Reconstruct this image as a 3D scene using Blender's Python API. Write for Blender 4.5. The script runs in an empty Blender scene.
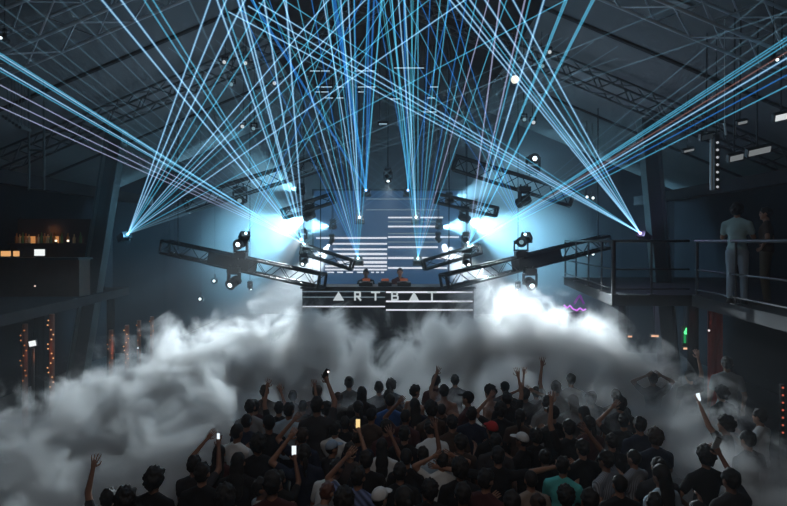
import bpy, bmesh, math, random
from mathutils import Vector, Matrix, Quaternion, noise

random.seed(11)
S = bpy.context.scene
C = S.collection

# ------------------------------------------------------------------ camera
F = 562.0            # focal length in pixels of the 787 px wide frame
EYE = 4.2            # the photographer stands on a gallery
cam_data = bpy.data.cameras.new('camera')
cam = bpy.data.objects.new('camera', cam_data)
C.objects.link(cam)
cam.location = (0, 0, EYE)
cam.rotation_euler = (math.pi / 2, 0, 0)
cam_data.sensor_width = 36
cam_data.lens = 36 * F / 787
cam_data.shift_y = -12 / 787
cam_data.clip_start = 0.05
S.camera = cam


def P(px, py, Y):
    """point at depth Y seen at a given place of the photograph"""
    return Vector(((px - 393.5) * Y / F, Y, EYE - (py - 241) * Y / F))


# ------------------------------------------------------------------ world (dark, filled with thin haze)
HAZE = 0.0044
S.view_settings.view_transform = 'Standard'
S.view_settings.look = 'None'
S.view_settings.gamma = 1
S.view_settings.use_curve_mapping = False
S.view_settings.exposure = 0.0
world = bpy.data.worlds.new('World')
S.world = world
world.use_nodes = True
wn = world.node_tree
wn.nodes['Background'].inputs[0].default_value = (0.02, 0.05, 0.08, 1)
wn.nodes['Background'].inputs[1].default_value = 0.0
hz = wn.nodes.new('ShaderNodeVolumeScatter')
hz.inputs['Color'].default_value = (0.9, 0.95, 1, 1)
hz.inputs['Density'].default_value = HAZE
hz.inputs['Anisotropy'].default_value = 0.35
wn.links.new(hz.outputs[0], wn.nodes['World Output'].inputs['Volume'])
S.cycles.volume_step_rate = 0.15
S.cycles.transparent_max_bounces = 96
S.cycles.volume_bounces = 3


def lamp(name, kind, loc, energy, col, target=None, size=0.06, angle=30, blend=0.4, parent=None):
    l = bpy.data.lights.new(name, kind)
    l.energy = energy
    l.color = col
    if kind == 'SPOT':
        l.spot_size = math.radians(angle)
        l.spot_blend = blend
    if kind == 'AREA':
        l.size = size
    else:
        l.shadow_soft_size = size
    o = bpy.data.objects.new(name, l)
    C.objects.link(o)
    o.location = loc
    if target is not None:
        o.rotation_euler = (Vector(target) - Vector(loc)).to_track_quat('-Z', 'Y').to_euler()
    if parent is not None:
        o.parent = parent
        o.location = Vector(loc) - parent.location
    return o


# added fill lights with no fixture: dim light over audience and roof
lamp('fill_light', 'AREA', (0, 8.0, 8.4), 26, (1.0, 0.9, 0.84), (0, 7.8, 0), size=4)
lamp('fill_light', 'AREA', (0, 2.2, 6.8), 42, (1.0, 0.86, 0.78), (0, 6.4, 1.0), size=2.5)
lamp('fill_light', 'AREA', (-4.2, 14.6, 5.8), 24, (0.62, 0.8, 1.0), (-5.0, 12.0, 8.8), size=1.6)
lamp('fill_light', 'AREA', (4.2, 14.6, 5.8), 24, (0.62, 0.8, 1.0), (5.0, 12.0, 8.8), size=1.6)

# ------------------------------------------------------------------ materials
MATS = {}


def mat(name, col, rough=0.6, metal=0.0, emit=None, strength=0.0, bump=0.0, bscale=40.0, var=0.0, vscale=6.0, spec=0.5):
    if name in MATS:
        return MATS[name]
    m = bpy.data.materials.new(name)
    m.use_nodes = True
    nt = m.node_tree
    b = nt.nodes['Principled BSDF']
    b.inputs['Base Color'].default_value = (*col, 1)
    b.inputs['Roughness'].default_value = rough
    b.inputs['Metallic'].default_value = metal
    b.inputs['Specular IOR Level'].default_value = spec
    if emit is not None:
        b.inputs['Emission Color'].default_value = (*emit, 1)
        b.inputs['Emission Strength'].default_value = strength
    tc = None
    if var or bump:
        tc = nt.nodes.new('ShaderNodeTexCoord')
    if var:
        n = nt.nodes.new('ShaderNodeTexNoise')
        n.inputs['Scale'].default_value = vscale
        n.inputs['Detail'].default_value = 5
        r = nt.nodes.new('ShaderNodeMix')
        r.data_type = 'RGBA'
        r.inputs[6].default_value = (*[c * (1 - var) for c in col], 1)
        r.inputs[7].default_value = (*[min(1, c * (1 + var)) for c in col], 1)
        nt.links.new(tc.outputs['Object'], n.inputs['Vector'])
        nt.links.new(n.outputs[0], r.inputs[0])
        nt.links.new(r.outputs[2], b.inputs['Base Color'])
    if bump:
        n = nt.nodes.new('ShaderNodeTexNoise')
        n.inputs['Scale'].default_value = bscale
        n.inputs['Detail'].default_value = 3
        bp = nt.nodes.new('ShaderNodeBump')
        bp.inputs['Strength'].default_value = bump
        nt.links.new(tc.outputs['Object'], n.inputs['Vector'])
        nt.links.new(n.outputs[0], bp.inputs['Height'])
        nt.links.new(bp.outputs[0], b.inputs['Normal'])
    MATS[name] = m
    return m


def glow(name, col, strength, sample=False):
    """a surface that gives off light: a lamp lens, a screen, a neon tube"""
    if name in MATS:
        return MATS[name]
    m = bpy.data.materials.new(name)
    m.use_nodes = True
    nt = m.node_tree
    nt.nodes.clear()
    e = nt.nodes.new('ShaderNodeEmission')
    e.inputs[0].default_value = (*col, 1)
    e.inputs[1].default_value = strength
    o = nt.nodes.new('ShaderNodeOutputMaterial')
    nt.links.new(e.outputs[0], o.inputs['Surface'])
    if not sample:
        m.cycles.emission_sampling = 'NONE'
    MATS[name] = m
    return m


def beam_mat(name, col, strength):
    """a laser beam lit up in the haze: it adds its own light and one sees through it"""
    if name in MATS:
        return MATS[name]
    m = bpy.data.materials.new(name)
    m.use_nodes = True
    nt = m.node_tree
    nt.nodes.clear()
    e = nt.nodes.new('ShaderNodeEmission')
    e.inputs[0].default_value = (*col, 1)
    e.inputs[1].default_value = strength
    t = nt.nodes.new('ShaderNodeBsdfTransparent')
    a = nt.nodes.new('ShaderNodeAddShader')
    o = nt.nodes.new('ShaderNodeOutputMaterial')
    nt.links.new(e.outputs[0], a.inputs[0])
    nt.links.new(t.outputs[0], a.inputs[1])
    nt.links.new(a.outputs[0], o.inputs['Surface'])
    m.cycles.emission_sampling = 'NONE'
    MATS[name] = m
    return m


BLACKMETAL = mat('black_metal', (0.02, 0.021, 0.024), 0.45, 0.6, bump=0.05)
TRUSS = mat('dark_aluminium', (0.03, 0.032, 0.035), 0.75, 0.0, bump=0.04)
ROOFTRUSS = mat('steel_lit', (0.42, 0.45, 0.48), 0.45, 0.3, bump=0.05)  # stage light on the near trusses is put into this paler colour
BLACKPLASTIC = mat('black_plastic', (0.012, 0.012, 0.014), 0.5)

# ------------------------------------------------------------------ mesh helpers


class MB:
    def __init__(self):
        self.v, self.f, self.mi = [], [], []

    def add(self, vs, fs, mi=0):
        o = len(self.v)
        self.v += [Vector(v) for v in vs]
        self.f += [tuple(i + o for i in f) for f in fs]
        self.mi += [mi] * len(fs)
        return self

    def box(self, c, s, rot=None, mi=0):
        c = Vector(c)
        h = Vector(s) / 2
        vs = []
        for x in (-1, 1):
            for y in (-1, 1):
                for z in (-1, 1):
                    p = Vector((x * h.x, y * h.y, z * h.z))
                    if rot is not None:
                        p = rot @ p
                    vs.append(c + p)
        return self.add(vs, [(0, 1, 3, 2), (4, 6, 7, 5), (0, 4, 5, 1), (2, 3, 7, 6), (0, 2, 6, 4), (1, 5, 7, 3)], mi)

    def tube(self, a, b, r, r2=None, n=8, mi=0, caps=True):
        a, b = Vector(a), Vector(b)
        r2 = r if r2 is None else r2
        d = (b - a).normalized()
        u = d.orthogonal().normalized()
        w = d.cross(u)
        vs = []
        for p, q in ((a, r), (b, r2)):
            for i in range(n):
                t = 2 * math.pi * i / n
                vs.append(p + (u * math.cos(t) + w * math.sin(t)) * q)
        fs = [(i, (i + 1) % n, n + (i + 1) % n, n + i) for i in range(n)]
        if caps:
            fs += [tuple(range(n))[::-1], tuple(range(n, 2 * n))]
        return self.add(vs, fs, mi)

    def lathe(self, prof, origin, axis, n=20, mi=0):
        """profile of (radius, distance along axis)"""
        o = Vector(origin)
        d = Vector(axis).normalized()
        u = d.orthogonal().normalized()
        w = d.cross(u)
        vs, fs = [], []
        for r, h in prof:
            for i in range(n):
                t = 2 * math.pi * i / n
                vs.append(o + d * h + (u * math.cos(t) + w * math.sin(t)) * max(r, 1e-4))
        for k in range(len(prof) - 1):
            for i in range(n):
                j = (i + 1) % n
                fs.append((k * n + i, k * n + j, (k + 1) * n + j, (k + 1) * n + i))
        fs.append(tuple(range(n))[::-1])
        fs.append(tuple(range((len(prof) - 1) * n, len(prof) * n)))
        return self.add(vs, fs, mi)

    def ball(self, c, r, mi=0, sub=2, rot=None):
        bm = bmesh.new()
        bmesh.ops.create_icosphere(bm, subdivisions=sub, radius=1)
        r = Vector((r, r, r)) if isinstance(r, (int, float)) else Vector(r)
        vs = []
        for v in bm.verts:
            p = Vector((v.co.x * r.x, v.co.y * r.y, v.co.z * r.z))
            if rot is not None:
                p = rot @ p
            vs.append(Vector(c) + p)
        bm.verts.index_update()
        fs = [tuple(v.index for v in f.verts) for f in bm.faces]
        bm.free()
        return self.add(vs, fs, mi)

    def capsule(self, a, b, ra, rb, mi=0, n=10):
        self.tube(a, b, ra, rb, n, mi)
        self.ball(a, ra, mi, 2)
        self.ball(b, rb, mi, 2)
        return self

    def prism(self, poly, z0, z1, mi=0):
        n = len(poly)
        vs = [(x, y, z0) for x, y in poly] + [(x, y, z1) for x, y in poly]
        fs = [tuple(range(n))[::-1], tuple(range(n, 2 * n))] + [(i, (i + 1) % n, n + (i + 1) % n, n + i) for i in range(n)]
        return self.add(vs, fs, mi)

    def mesh(self, name, mats, off=Vector((0, 0, 0)), smooth=False):
        me = bpy.data.meshes.new(name)
        me.from_pydata([v - off for v in self.v], [], self.f)
        for m in (mats if isinstance(mats, (list, tuple)) else [mats]):
            me.materials.append(m)
        me.polygons.foreach_set('material_index', self.mi)
        if smooth:
            me.polygons.foreach_set('use_smooth', [True] * len(me.polygons))
        bm = bmesh.new()
        bm.from_mesh(me)
        bmesh.ops.recalc_face_normals(bm, faces=bm.faces)
        bm.to_mesh(me)
        bm.free()
        return me

    def build(self, name, mats, parent=None, smooth=False, base=None):
        off = Vector((0, 0, 0))
        if parent is not None:
            p = parent
            while p is not None:
                off = off + p.location
                p = p.parent
        elif base is not None:
            off = Vector(base)
        o = bpy.data.objects.new(name, self.mesh(name, mats, off, smooth))
        C.objects.link(o)
        if parent is not None:
            o.parent = parent
        elif base is not None:
            o.location = base
        return o


def tag(o, label=None, cat=None, group=None, kind=None):
    if label:
        o['label'] = label
    if cat:
        o['category'] = cat
    if group:
        o['group'] = group
    if kind:
        o['kind'] = kind
    return o


def thing(name, loc, label, cat, group=None):
    o = bpy.data.objects.new(name, None)
    o.empty_display_size = 0.1
    C.objects.link(o)
    o.location = loc
    return tag(o, label, cat, group)


def structure(name, mb, m, smooth=False):
    return tag(mb.build(name, m, None, smooth), kind='structure')


def lookrot(d, up=Vector((0, 0, 1))):
    """rotation whose local Y points along d"""
    d = Vector(d).normalized()
    x = d.cross(up)
    if x.length < 1e-4:
        x = Vector((1, 0, 0))
    x.normalize()
    z = x.cross(d)
    return Matrix((x, d, z)).transposed()


# ------------------------------------------------------------------ the hall
RIDGE, SLOPE, HALF = 10.5, 0.42, 10.5
Y0, Y1 = -4.0, 21.0


def roof_z(x):
    return RIDGE - SLOPE * abs(x)


FLOOR = mat('floor_concrete', (0.03, 0.03, 0.033), 0.55, bump=0.1, var=0.4, vscale=1.5)
WALL = mat('dark_wall', (0.007, 0.007, 0.009), 0.9, var=0.35, vscale=1.2, bump=0.05, spec=0.04)
ROOF = mat('roof_sheet', (0.105, 0.11, 0.115), 0.8, var=0.35, vscale=0.55, bump=0.1)
SEAM = mat('dark_seam', (0.022, 0.02, 0.022), 0.9, spec=0.1)
structure('floor', MB().box((0, (Y0 + Y1) / 2, -0.1), (2 * HALF + 0.4, Y1 - Y0, 0.2)), FLOOR)
structure('wall_left', MB().box((-HALF - 0.1, (Y0 + Y1) / 2, 3.05), (0.2, Y1 - Y0, 6.1)), WALL)
structure('wall_right', MB().box((HALF + 0.1, (Y0 + Y1) / 2, 3.05), (0.2, Y1 - Y0, 6.1)), WALL)


def gable(y):
    m = MB()
    x = HALF + 0.2
    poly = [(-x, 0), (x, 0), (x, roof_z(x)), (0, RIDGE), (-x, roof_z(x))]
    n = len(poly)
    vs = [(a, y, b) for a, b in poly] + [(a, y + 0.2, b) for a, b in poly]
    m.add(vs, [tuple(range(n)), tuple(range(n, 2 * n))[::-1]] + [(i, n + i, n + (i + 1) % n, (i + 1) % n) for i in range(n)])
    return m


structure('wall_back', gable(Y1), WALL)
structure('wall_front', gable(Y0 - 0.2), WALL)
roof = MB()
for s in (-1, 1):
    e = HALF + 0.3
    a, b = (0, RIDGE), (s * e, roof_z(e))
    vs = []
    for y in (Y0, Y1):
        vs += [(a[0], y, a[1]), (b[0], y, b[1]), (b[0], y, b[1] + 0.2), (a[0], y, a[1] + 0.2)]
    roof.add(vs, [(0, 1, 2, 3), (4, 7, 6, 5), (0, 4, 5, 1), (1, 5, 6, 2), (2, 6, 7, 3), (3, 7, 4, 0)])
structure('ceiling', roof, ROOF)
# seams between the roof sheets, and an added dark sheet under the ridge
k = 0
for ys in (5.4, 11.9, 16.8):
    for s in (-1, 1):
        k += 1
        p0, p1 = Vector((s * 3.0, ys, roof_z(3.0) - 0.02)), Vector((s * 10.4, ys, roof_z(10.4) - 0.02))
        d = p1 - p0
        structure('trim_%d' % k, MB().box((p0 + p1) / 2, (0.09, d.length, 0.05), lookrot(d)), SEAM)
cloth = MB()
for s in (-1, 1):
    vs = []
    for y in (7.5, 20.9):
        vs += [(0, y, RIDGE - 0.06), (s * 3.1, y, roof_z(3.1) - 0.06), (s * 3.1, y, roof_z(3.1) - 0.1), (0, y, RIDGE - 0.1)]
    cloth.add(vs, [(0, 1, 2, 3), (4, 7, 6, 5), (0, 4, 5, 1), (1, 5, 6, 2), (2, 6, 7, 3), (3, 7, 4, 0)])
structure('trim_9', cloth, mat('ridge_dark', (0.006, 0.006, 0.008), 0.95, bump=0.2, bscale=8, spec=0.05))  # flat dark sheet added along the ridge
# paler service strips on the right hand roof sheet
strip = MB()
for a, b in (((632, 17), (650, 28)), ((660, 32), (692, 44))):
    ya = 9.9
    pa, pb = P(*a, ya), P(*b, ya)
    pa.z, pb.z = roof_z(pa.x) - 0.02, roof_z(pb.x) - 0.02
    strip.box((pa + pb) / 2, (0.22, (pb - pa).length, 0.03), lookrot(pb - pa))
structure('trim_10', strip, mat('pale_strip', (0.19, 0.2, 0.2), 0.7))

# thicker haze hangs over the stage itself
hm = bpy.data.materials.new('stage_haze')
hm.use_nodes = True
hm.node_tree.nodes.clear()
hs = hm.node_tree.nodes.new('ShaderNodeVolumeScatter')
hs.inputs['Color'].default_value = (0.9, 0.95, 1, 1)
hs.inputs['Density'].default_value = 0.13
hs.inputs['Anisotropy'].default_value = 0.3
ho = hm.node_tree.nodes.new('ShaderNodeOutputMaterial')
hm.node_tree.links.new(hs.outputs[0], ho.inputs['Volume'])
hzb = MB()
vs = []
for y, xs in ((16.7, 6.8), (20.9, 4.6)):
    vs += [(a, y, b) for a, b in ((-xs, 0.03), (xs, 0.03), (xs, roof_z(xs) - 0.05), (0, RIDGE - 0.15), (-xs, roof_z(xs) - 0.05))]
hzb.add(vs, [tuple(range(5)), tuple(range(5, 10))[::-1]] + [(i, 5 + i, 5 + (i + 1) % 5, (i + 1) % 5) for i in range(5)])
tag(hzb.build('haze', hm), 'thin bluish haze hanging over the stage', 'haze', kind='stuff')

# raking steel columns on both sides
for s, top, bot in ((-1, (114, 150), (96, 262)), (1, (650, 150), (660, 262))):
    m = MB()
    pa, pb = P(*top, 15.0), P(*bot, 15.0)
    d = (pa - pb).normalized()
    base = pb - d * (pb.z / d.z)
    head = pb + d * ((roof_z(pa.x) - 0.15 - pb.z) / d.z)
    r = lookrot(d, Vector((0, 1, 0)))
    m.box((base + head) / 2, (0.42, (head - base).length, 0.06), r)
    for q in (-0.2, 0.2):
        m.box((base + head) / 2 + r @ Vector((q, 0, 0)), (0.05, (head - base).length, 0.34), r)
    tag(m.build('column_left' if s < 0 else 'column_right', mat('column_steel', (0.06, 0.085, 0.09), 0.5, 0.2, bump=0.06)), kind='structure')


# ------------------------------------------------------------------ trusses
def box_truss(name, a, b, size, pitch, m, label, cat, group=None, tube=0.028, brace=0.016, ladder=False, flat=False):
    """four chords and zigzag bracing between two points"""
    a, b = Vector(a), Vector(b)
    t = thing(name, a, label, cat, group)
    d = (b - a)
    L = d.length
    r = lookrot(d)
    h = size / 2
    cs = [Vector((-h, 0, -h)), Vector((h, 0, -h)), Vector((h, 0, h)), Vector((-h, 0, h))]
    for c in cs:
        MB().tube(a + r @ c, b + r @ c, tube, n=8).build('chord', m, t, True)
    lat = MB()
    n = max(2, int(L / pitch))
    for q in range(4):
        c0, c1 = cs[q], cs[(q + 1) % 4]
        for i in range(n):
            y0, y1 = L * i / n, L * (i + 1) / n
            if i % 2:
                c0, c1 = c1, c0
            lat.tube(a + r @ (c0 + Vector((0, y0, 0))), a + r @ (c1 + Vector((0, y1, 0))), brace, n=6)
            if i % 2:
                c0, c1 = c1, c0
            if ladder:
                lat.tube(a + r @ (c0 + Vector((0, y0, 0))), a + r @ (c1 + Vector((0, y0, 0))), brace, n=6)
    lat.build('lattice', m, t)
    for yy in (0, L):
        e = MB()
        for q in range(4):
            e.tube(a + r @ (cs[q] + Vector((0, yy, 0))), a + r @ (cs[(q + 1) % 4] + Vector((0, yy, 0))), tube * 1.1, n=6)
        e.build('end_frame', m, t)
    return t


# roof trusses follow the slope of the roof, one on each side at every bay
for yt, dz, where, sz, rm in ((9.0, 0.52, 'nearest the gallery', 0.62, ROOFTRUSS), (13.6, 0.4, 'above the front edge of the stage', 0.4, mat('steel_dimmed', (0.06, 0.065, 0.07), 0.6, 0.2))):  # far trusses get a darker copy of the steel to look dimly lit
    for s in (-1, 1):
        side = 'left' if s < 0 else 'right'
        a = Vector((s * 0.35, yt, roof_z(0.35) - dz))
        b = Vector((s * 10.3, yt, roof_z(10.3) - dz))
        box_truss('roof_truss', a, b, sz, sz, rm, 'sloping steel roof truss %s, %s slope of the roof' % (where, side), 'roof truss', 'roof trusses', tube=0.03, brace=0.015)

# hung lighting trusses: three arms a side, sloping towards the middle of the stage
ARMS = [
    ((165, 247, 16.6), (322, 281, 14.6), 0.36, 'long lighting truss sloping down to the middle, low on the left of the stage'),
    ((606, 242, 16.6), (444, 282, 14.6), 0.36, 'long lighting truss sloping down to the middle, low on the right of the stage'),
    ((186, 205, 15.6), (321, 163, 16.2), 0.40, 'lighting truss rising to the middle, high on the left of the stage'),
    ((572, 199, 15.6), (455, 163, 16.2), 0.40, 'lighting truss rising to the middle, high on the right of the stage'),
    ((303, 249, 16.6), (352, 265, 16.2), 0.26, 'short inner lighting truss beside the left edge of the striped screen'),
    ((479, 249, 16.6), (424, 265, 16.2), 0.26, 'short inner lighting truss beside the right edge of the striped screen'),
    ((284, 214, 16.9), (333, 198, 16.6), 0.26, 'short middle lighting truss under the high left truss'),
    ((496, 212, 16.9), (436, 198, 16.6), 0.26, 'short middle lighting truss under the high right truss'),
]
for a, b, size, label in ARMS:
    t = box_truss('lighting_truss', P(*a), P(*b), size, 0.36, TRUSS, label, 'lighting truss', 'lighting trusses over the stage', tube=0.036, brace=0.013)
    if size == 0.36:       # black cloth wraps the outer half of the two low arms
        pa, pb = P(*a), P(*b)
        d = pb - pa
        c = pa + d * 0.46
        MB().box(c, (0.40, d.length * 0.26, 0.40), lookrot(d)).build('cloth_wrap', mat('truss_cloth', (0.012, 0.014, 0.018), 0.95, bump=0.2, bscale=12), t)

# thin steel hanging lines of the trusses
for px, ya, yb, Y, label in ((320.5, 160, 290, 14.7, 'thin vertical steel line hanging at the inner end of the left trusses'),
                             (449, 160, 290, 14.7, 'thin vertical steel line hanging at the inner end of the right trusses'),
                             (178, 120, 250, 16.2, 'thin vertical steel line hanging at the outer end of the low left truss'),
                             (598, 120, 244, 16.2, 'thin vertical steel line hanging at the outer end of the low right truss')):
    p1 = P(px, yb, Y)
    p0 = Vector((p1.x, Y, roof_z(p1.x)))
    tag(MB().tube(p0, p1, 0.014, n=6).build('hanging_line', BLACKMETAL, base=p1), label, 'cable', 'hanging lines of the trusses')

# ------------------------------------------------------------------ moving heads
LENS = glow('lens_white', (0.8, 0.95, 1.0), 3.0)
LENSDIM = glow('lens_dim', (0.35, 0.6, 0.7), 0.5)
BEAMCOL = (0.30, 0.72, 1.0)


def drop(mb, c, r=0.009):
    """a thin rod from a lamp up to the roof"""
    mb.tube(c, Vector((c.x, c.y, roof_z(c.x) - 0.01)), r, n=5)
    return mb


def moving_head(px, py, Y, aim, size, label, power=0, angle=14, hang=1, lens=LENS, col=BEAMCOL, blend=0.5, group='moving head lamps on the stage trusses'):
    """base on the truss, yoke, swivelling head with a lens; aim is a world point"""
    c = P(px, py, Y)
    s = size
    t = thing('moving_head', c + Vector((0, 0, hang * 0.62 * s)), label, 'stage lamp', group)
    d = (Vector(aim) - c).normalized()
    b = MB().box(c + Vector((0, 0, hang * 0.52 * s)), (0.52 * s, 0.46 * s, 0.2 * s))
    b.box(c + Vector((0, 0, hang * 0.40 * s)), (0.36 * s, 0.34 * s, 0.06 * s))
    b.build('base', BLACKPLASTIC, t)
    cl = MB()
    for q in (-0.15, 0.15):
        cl.box(c + Vector((q * s, 0, hang * 0.67 * s)), (0.05 * s, 0.1 * s, 0.12 * s))
    cl.box(c + Vector((0, 0, hang * 0.635 * s)), (0.36 * s, 0.08 * s, 0.04 * s))
    if size < 0.5 and hang > 0:
        drop(cl, c + Vector((0, 0, 0.6 * s)))
    cl.build('clamp', BLACKMETAL, t)
    y = MB()
    flat = Vector((d.x, d.y, 0))
    r = lookrot(flat if flat.length > 0.05 else Vector((0, 1, 0)))
    for q in (-1, 1):
        y.box(c + r @ Vector((q * 0.285 * s, 0, hang * 0.17 * s)), (0.07 * s, 0.16 * s, 0.48 * s), r)
    y.box(c + Vector((0, 0, hang * 0.36 * s)), (0.62 * s, 0.18 * s, 0.07 * s), r)
    y.build('yoke', BLACKPLASTIC, t)
    prof = [(0.10 * s, -0.30 * s), (0.19 * s, -0.27 * s), (0.22 * s, -0.16 * s), (0.225 * s, 0.02 * s), (0.20 * s, 0.06 * s),
            (0.20 * s, 0.2 * s), (0.23 * s, 0.24 * s), (0.23 * s, 0.32 * s), (0.17 * s, 0.32 * s), (0.16 * s, 0.30 * s)]
    hd = MB().lathe(prof, c, d, 18)
    rr = lookrot(d)
    for q in range(5):
        hd.box(c + rr @ Vector((0, (-0.22 + q * 0.055) * s, 0)), (0.47 * s, 0.018 * s, 0.2 * s), rr)
    head = hd.build('head', BLACKPLASTIC, t)
    MB().lathe([(0.10 * s, 0.305 * s), (0.095 * s, 0.32 * s), (0.05 * s, 0.33 * s)], c, d, 18).build('lens', lens, head)
    if power:
        lamp('lamp_light', 'SPOT', c + d * 0.36 * s, power, col, aim, size=0.05, angle=angle, blend=blend, parent=t)
    return t


def aim_px(px, py, Y):
    return P(px, py, Y)


# left wing, then right wing
HEADS = [
    # px, py, Y, aim(px,py,Y), size, label, power, angle, hang
    (240, 201, 15.3, (214, 190, 9), 0.62, 'dark moving head lamp hanging below the high left truss', 0, 10, 1),
    (241, 243, 15.2, (60, 330, 9), 0.62, 'moving head lamp standing on the low left truss', 2500, 6, -1),
    (234, 282, 15.2, (60, 420, 10.5), 0.62, 'moving head lamp hanging under the low left truss', 4500, 6, 1),
    (304, 262, 15.9, (215, 385, 11.5), 0.40, 'small moving head lamp at the inner end of the left trusses', 2700, 46, 1),
    (303, 238, 16.8, (110, 384, 9.5), 0.42, 'small moving head lamp shining down left over the short inner left truss', 4390, 36, 1),
    (310, 216, 17.0, (235, 250, 18.8), 0.55, 'glaring white moving head lamp in the middle of the left wing', 8500, 60, 1),
    (333, 227, 17.2, (240, 222, 19.8), 0.36, 'small bright moving head lamp beside the screen, pointing left', 6001, 44, 1),
    (332, 241, 17.2, (276, 315, 18.0), 0.32, 'small bright moving head lamp beside the screen, pointing down left', 4502, 46, 1),
    (301, 192, 16.9, (240, 165, 19.8), 0.40, 'small moving head lamp pointing up left under the high left truss', 4401, 30, 1),
    (359, 216, 17.3, (290, 190, 17.3), 0.28, 'tiny bright lamp left of centre high in front of the screen', 500, 8, 1),
    (533, 159, 15.3, (640, 130, 9), 0.62, 'moving head lamp shining right above the high right truss', 1200, 9, -1),
    (524, 201, 15.3, (470, 226, 16.9), 0.62, 'dark moving head lamp hanging below the high right truss', 500, 12, 1),
    (521, 242, 15.2, (545, 250, 9), 0.62, 'dark moving head lamp standing on the low right truss', 60, 9, -1),
    (530, 283, 15.2, (585, 362, 11.6), 0.62, 'moving head lamp hanging under the low right truss', 1500, 36, 1),
    (467, 263, 15.9, (600, 382, 10.6), 0.40, 'small moving head lamp at the inner end of the right trusses', 4380, 46, 1),
    (466, 241, 16.8, (575, 345, 11.8), 0.42, 'small moving head lamp shining down right over the short inner right truss', 4390, 34, 1),
    (464, 218, 17.0, (545, 250, 18.8), 0.55, 'glaring white moving head lamp in the middle of the right wing', 8500, 60, 1),
    (439, 227, 17.2, (530, 222, 19.8), 0.36, 'small bright moving head lamp beside the screen, pointing right', 6001, 44, 1),
    (438, 239, 17.2, (500, 315, 18.0), 0.32, 'small bright moving head lamp beside the screen, pointing down right', 4502, 46, 1),
    (449, 201, 16.9, (530, 170, 19.8), 0.40, 'small moving head lamp pointing up right under the high right truss', 4401, 30, 1),
    (417, 216, 17.3, (490, 190, 17.3), 0.28, 'tiny bright lamp right of centre high in front of the screen', 500, 8, 1),
]
HEADS += [(388, 178, 15.9, (392, 352, 12.5), 0.4, 'added moving head lamp over the middle of the stage, aimed down at the smoke', 800, 46, 1)]  # lamp added to brighten the smoke in the middle
for px, py, Y, aim, size, label, power, ang, hang in HEADS:
    moving_head(px, py, Y, aim_px(*aim), size, label, power, ang, hang, col=(0.80, 0.93, 1.0) if aim[1] == 352 or power == 2700 or 3100 < power < 4400 or power == 4502 or power == 1500 else BEAMCOL, lens=LENS if power > 100 else LENSDIM)

# two added lamps whose narrow shafts imitate white jets above the smoke
moving_head(250, 287, 16.2, aim_px(262, 318, 15.9), 0.26, 'tiny added lamp, its short shaft imitating a white jet, below the low left truss', 260, 14, 1)
moving_head(518, 287, 16.2, aim_px(509, 318, 15.9), 0.26, 'tiny added lamp, its short shaft imitating a white jet, below the low right truss', 160, 12, 1)

# small round lamps seen as white dots on dark walls and trusses
for px, py, Y, label in ((168, 253, 17.5, 'left of two tiny white lamps at the outer end of the low left truss'),
                         (174, 254, 17.5, 'right of two tiny white lamps at the outer end of the low left truss'),
                         (588, 255, 17.5, 'left of a pair of tiny white lamps near the end of the low right truss'),
                         (593, 254, 17.5, 'right of a pair of tiny white lamps near the end of the low right truss'),
                         (587, 197, 17.5, 'left of a pair of tiny white lamps high beyond the right truss'),
                         (593, 198, 17.5, 'right of a pair of tiny white lamps high beyond the right truss'),
                         (214, 281, 17.5, 'tiny white lamp left of the lamp under the low left truss'),
                         (200, 299, 17.5, 'tiny white lamp low in the haze left of the stage'),
                         (1, 38, 8.6, 'tiny white lamp on the roof truss in the upper left corner'),
                         (777, 60, 8.6, 'tiny white lamp on the roof truss in the upper right corner')):
    c = P(px, py, Y)
    t = thing('par_lamp', c, label, 'lamp', 'tiny white lamps')
    k = 0.5 if Y < 10 else 1.0
    MB().lathe([(0.05 * k, 0.0), (0.09 * k, 0.02), (0.1 * k, 0.16), (0.08 * k, 0.16)], c + Vector((0, 0.16, 0)), (0, -1, 0), 14).build('housing', BLACKMETAL, t)
    MB().lathe([(0.042 * k, 0.0), (0.038 * k, 0.02)], c + Vector((0, 0.0, 0)), (0, -1, 0), 14).build('lens', glow('lens_dot', (0.8, 0.95, 1), 2.2), t)
    drop(MB().box(c + Vector((0, 0.08, 0.07 + 0.07 * k)), (0.04, 0.04, 0.14)), c + Vector((0, 0.08, 0.14)), 0.006).build('bracket', BLACKMETAL, t)

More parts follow.
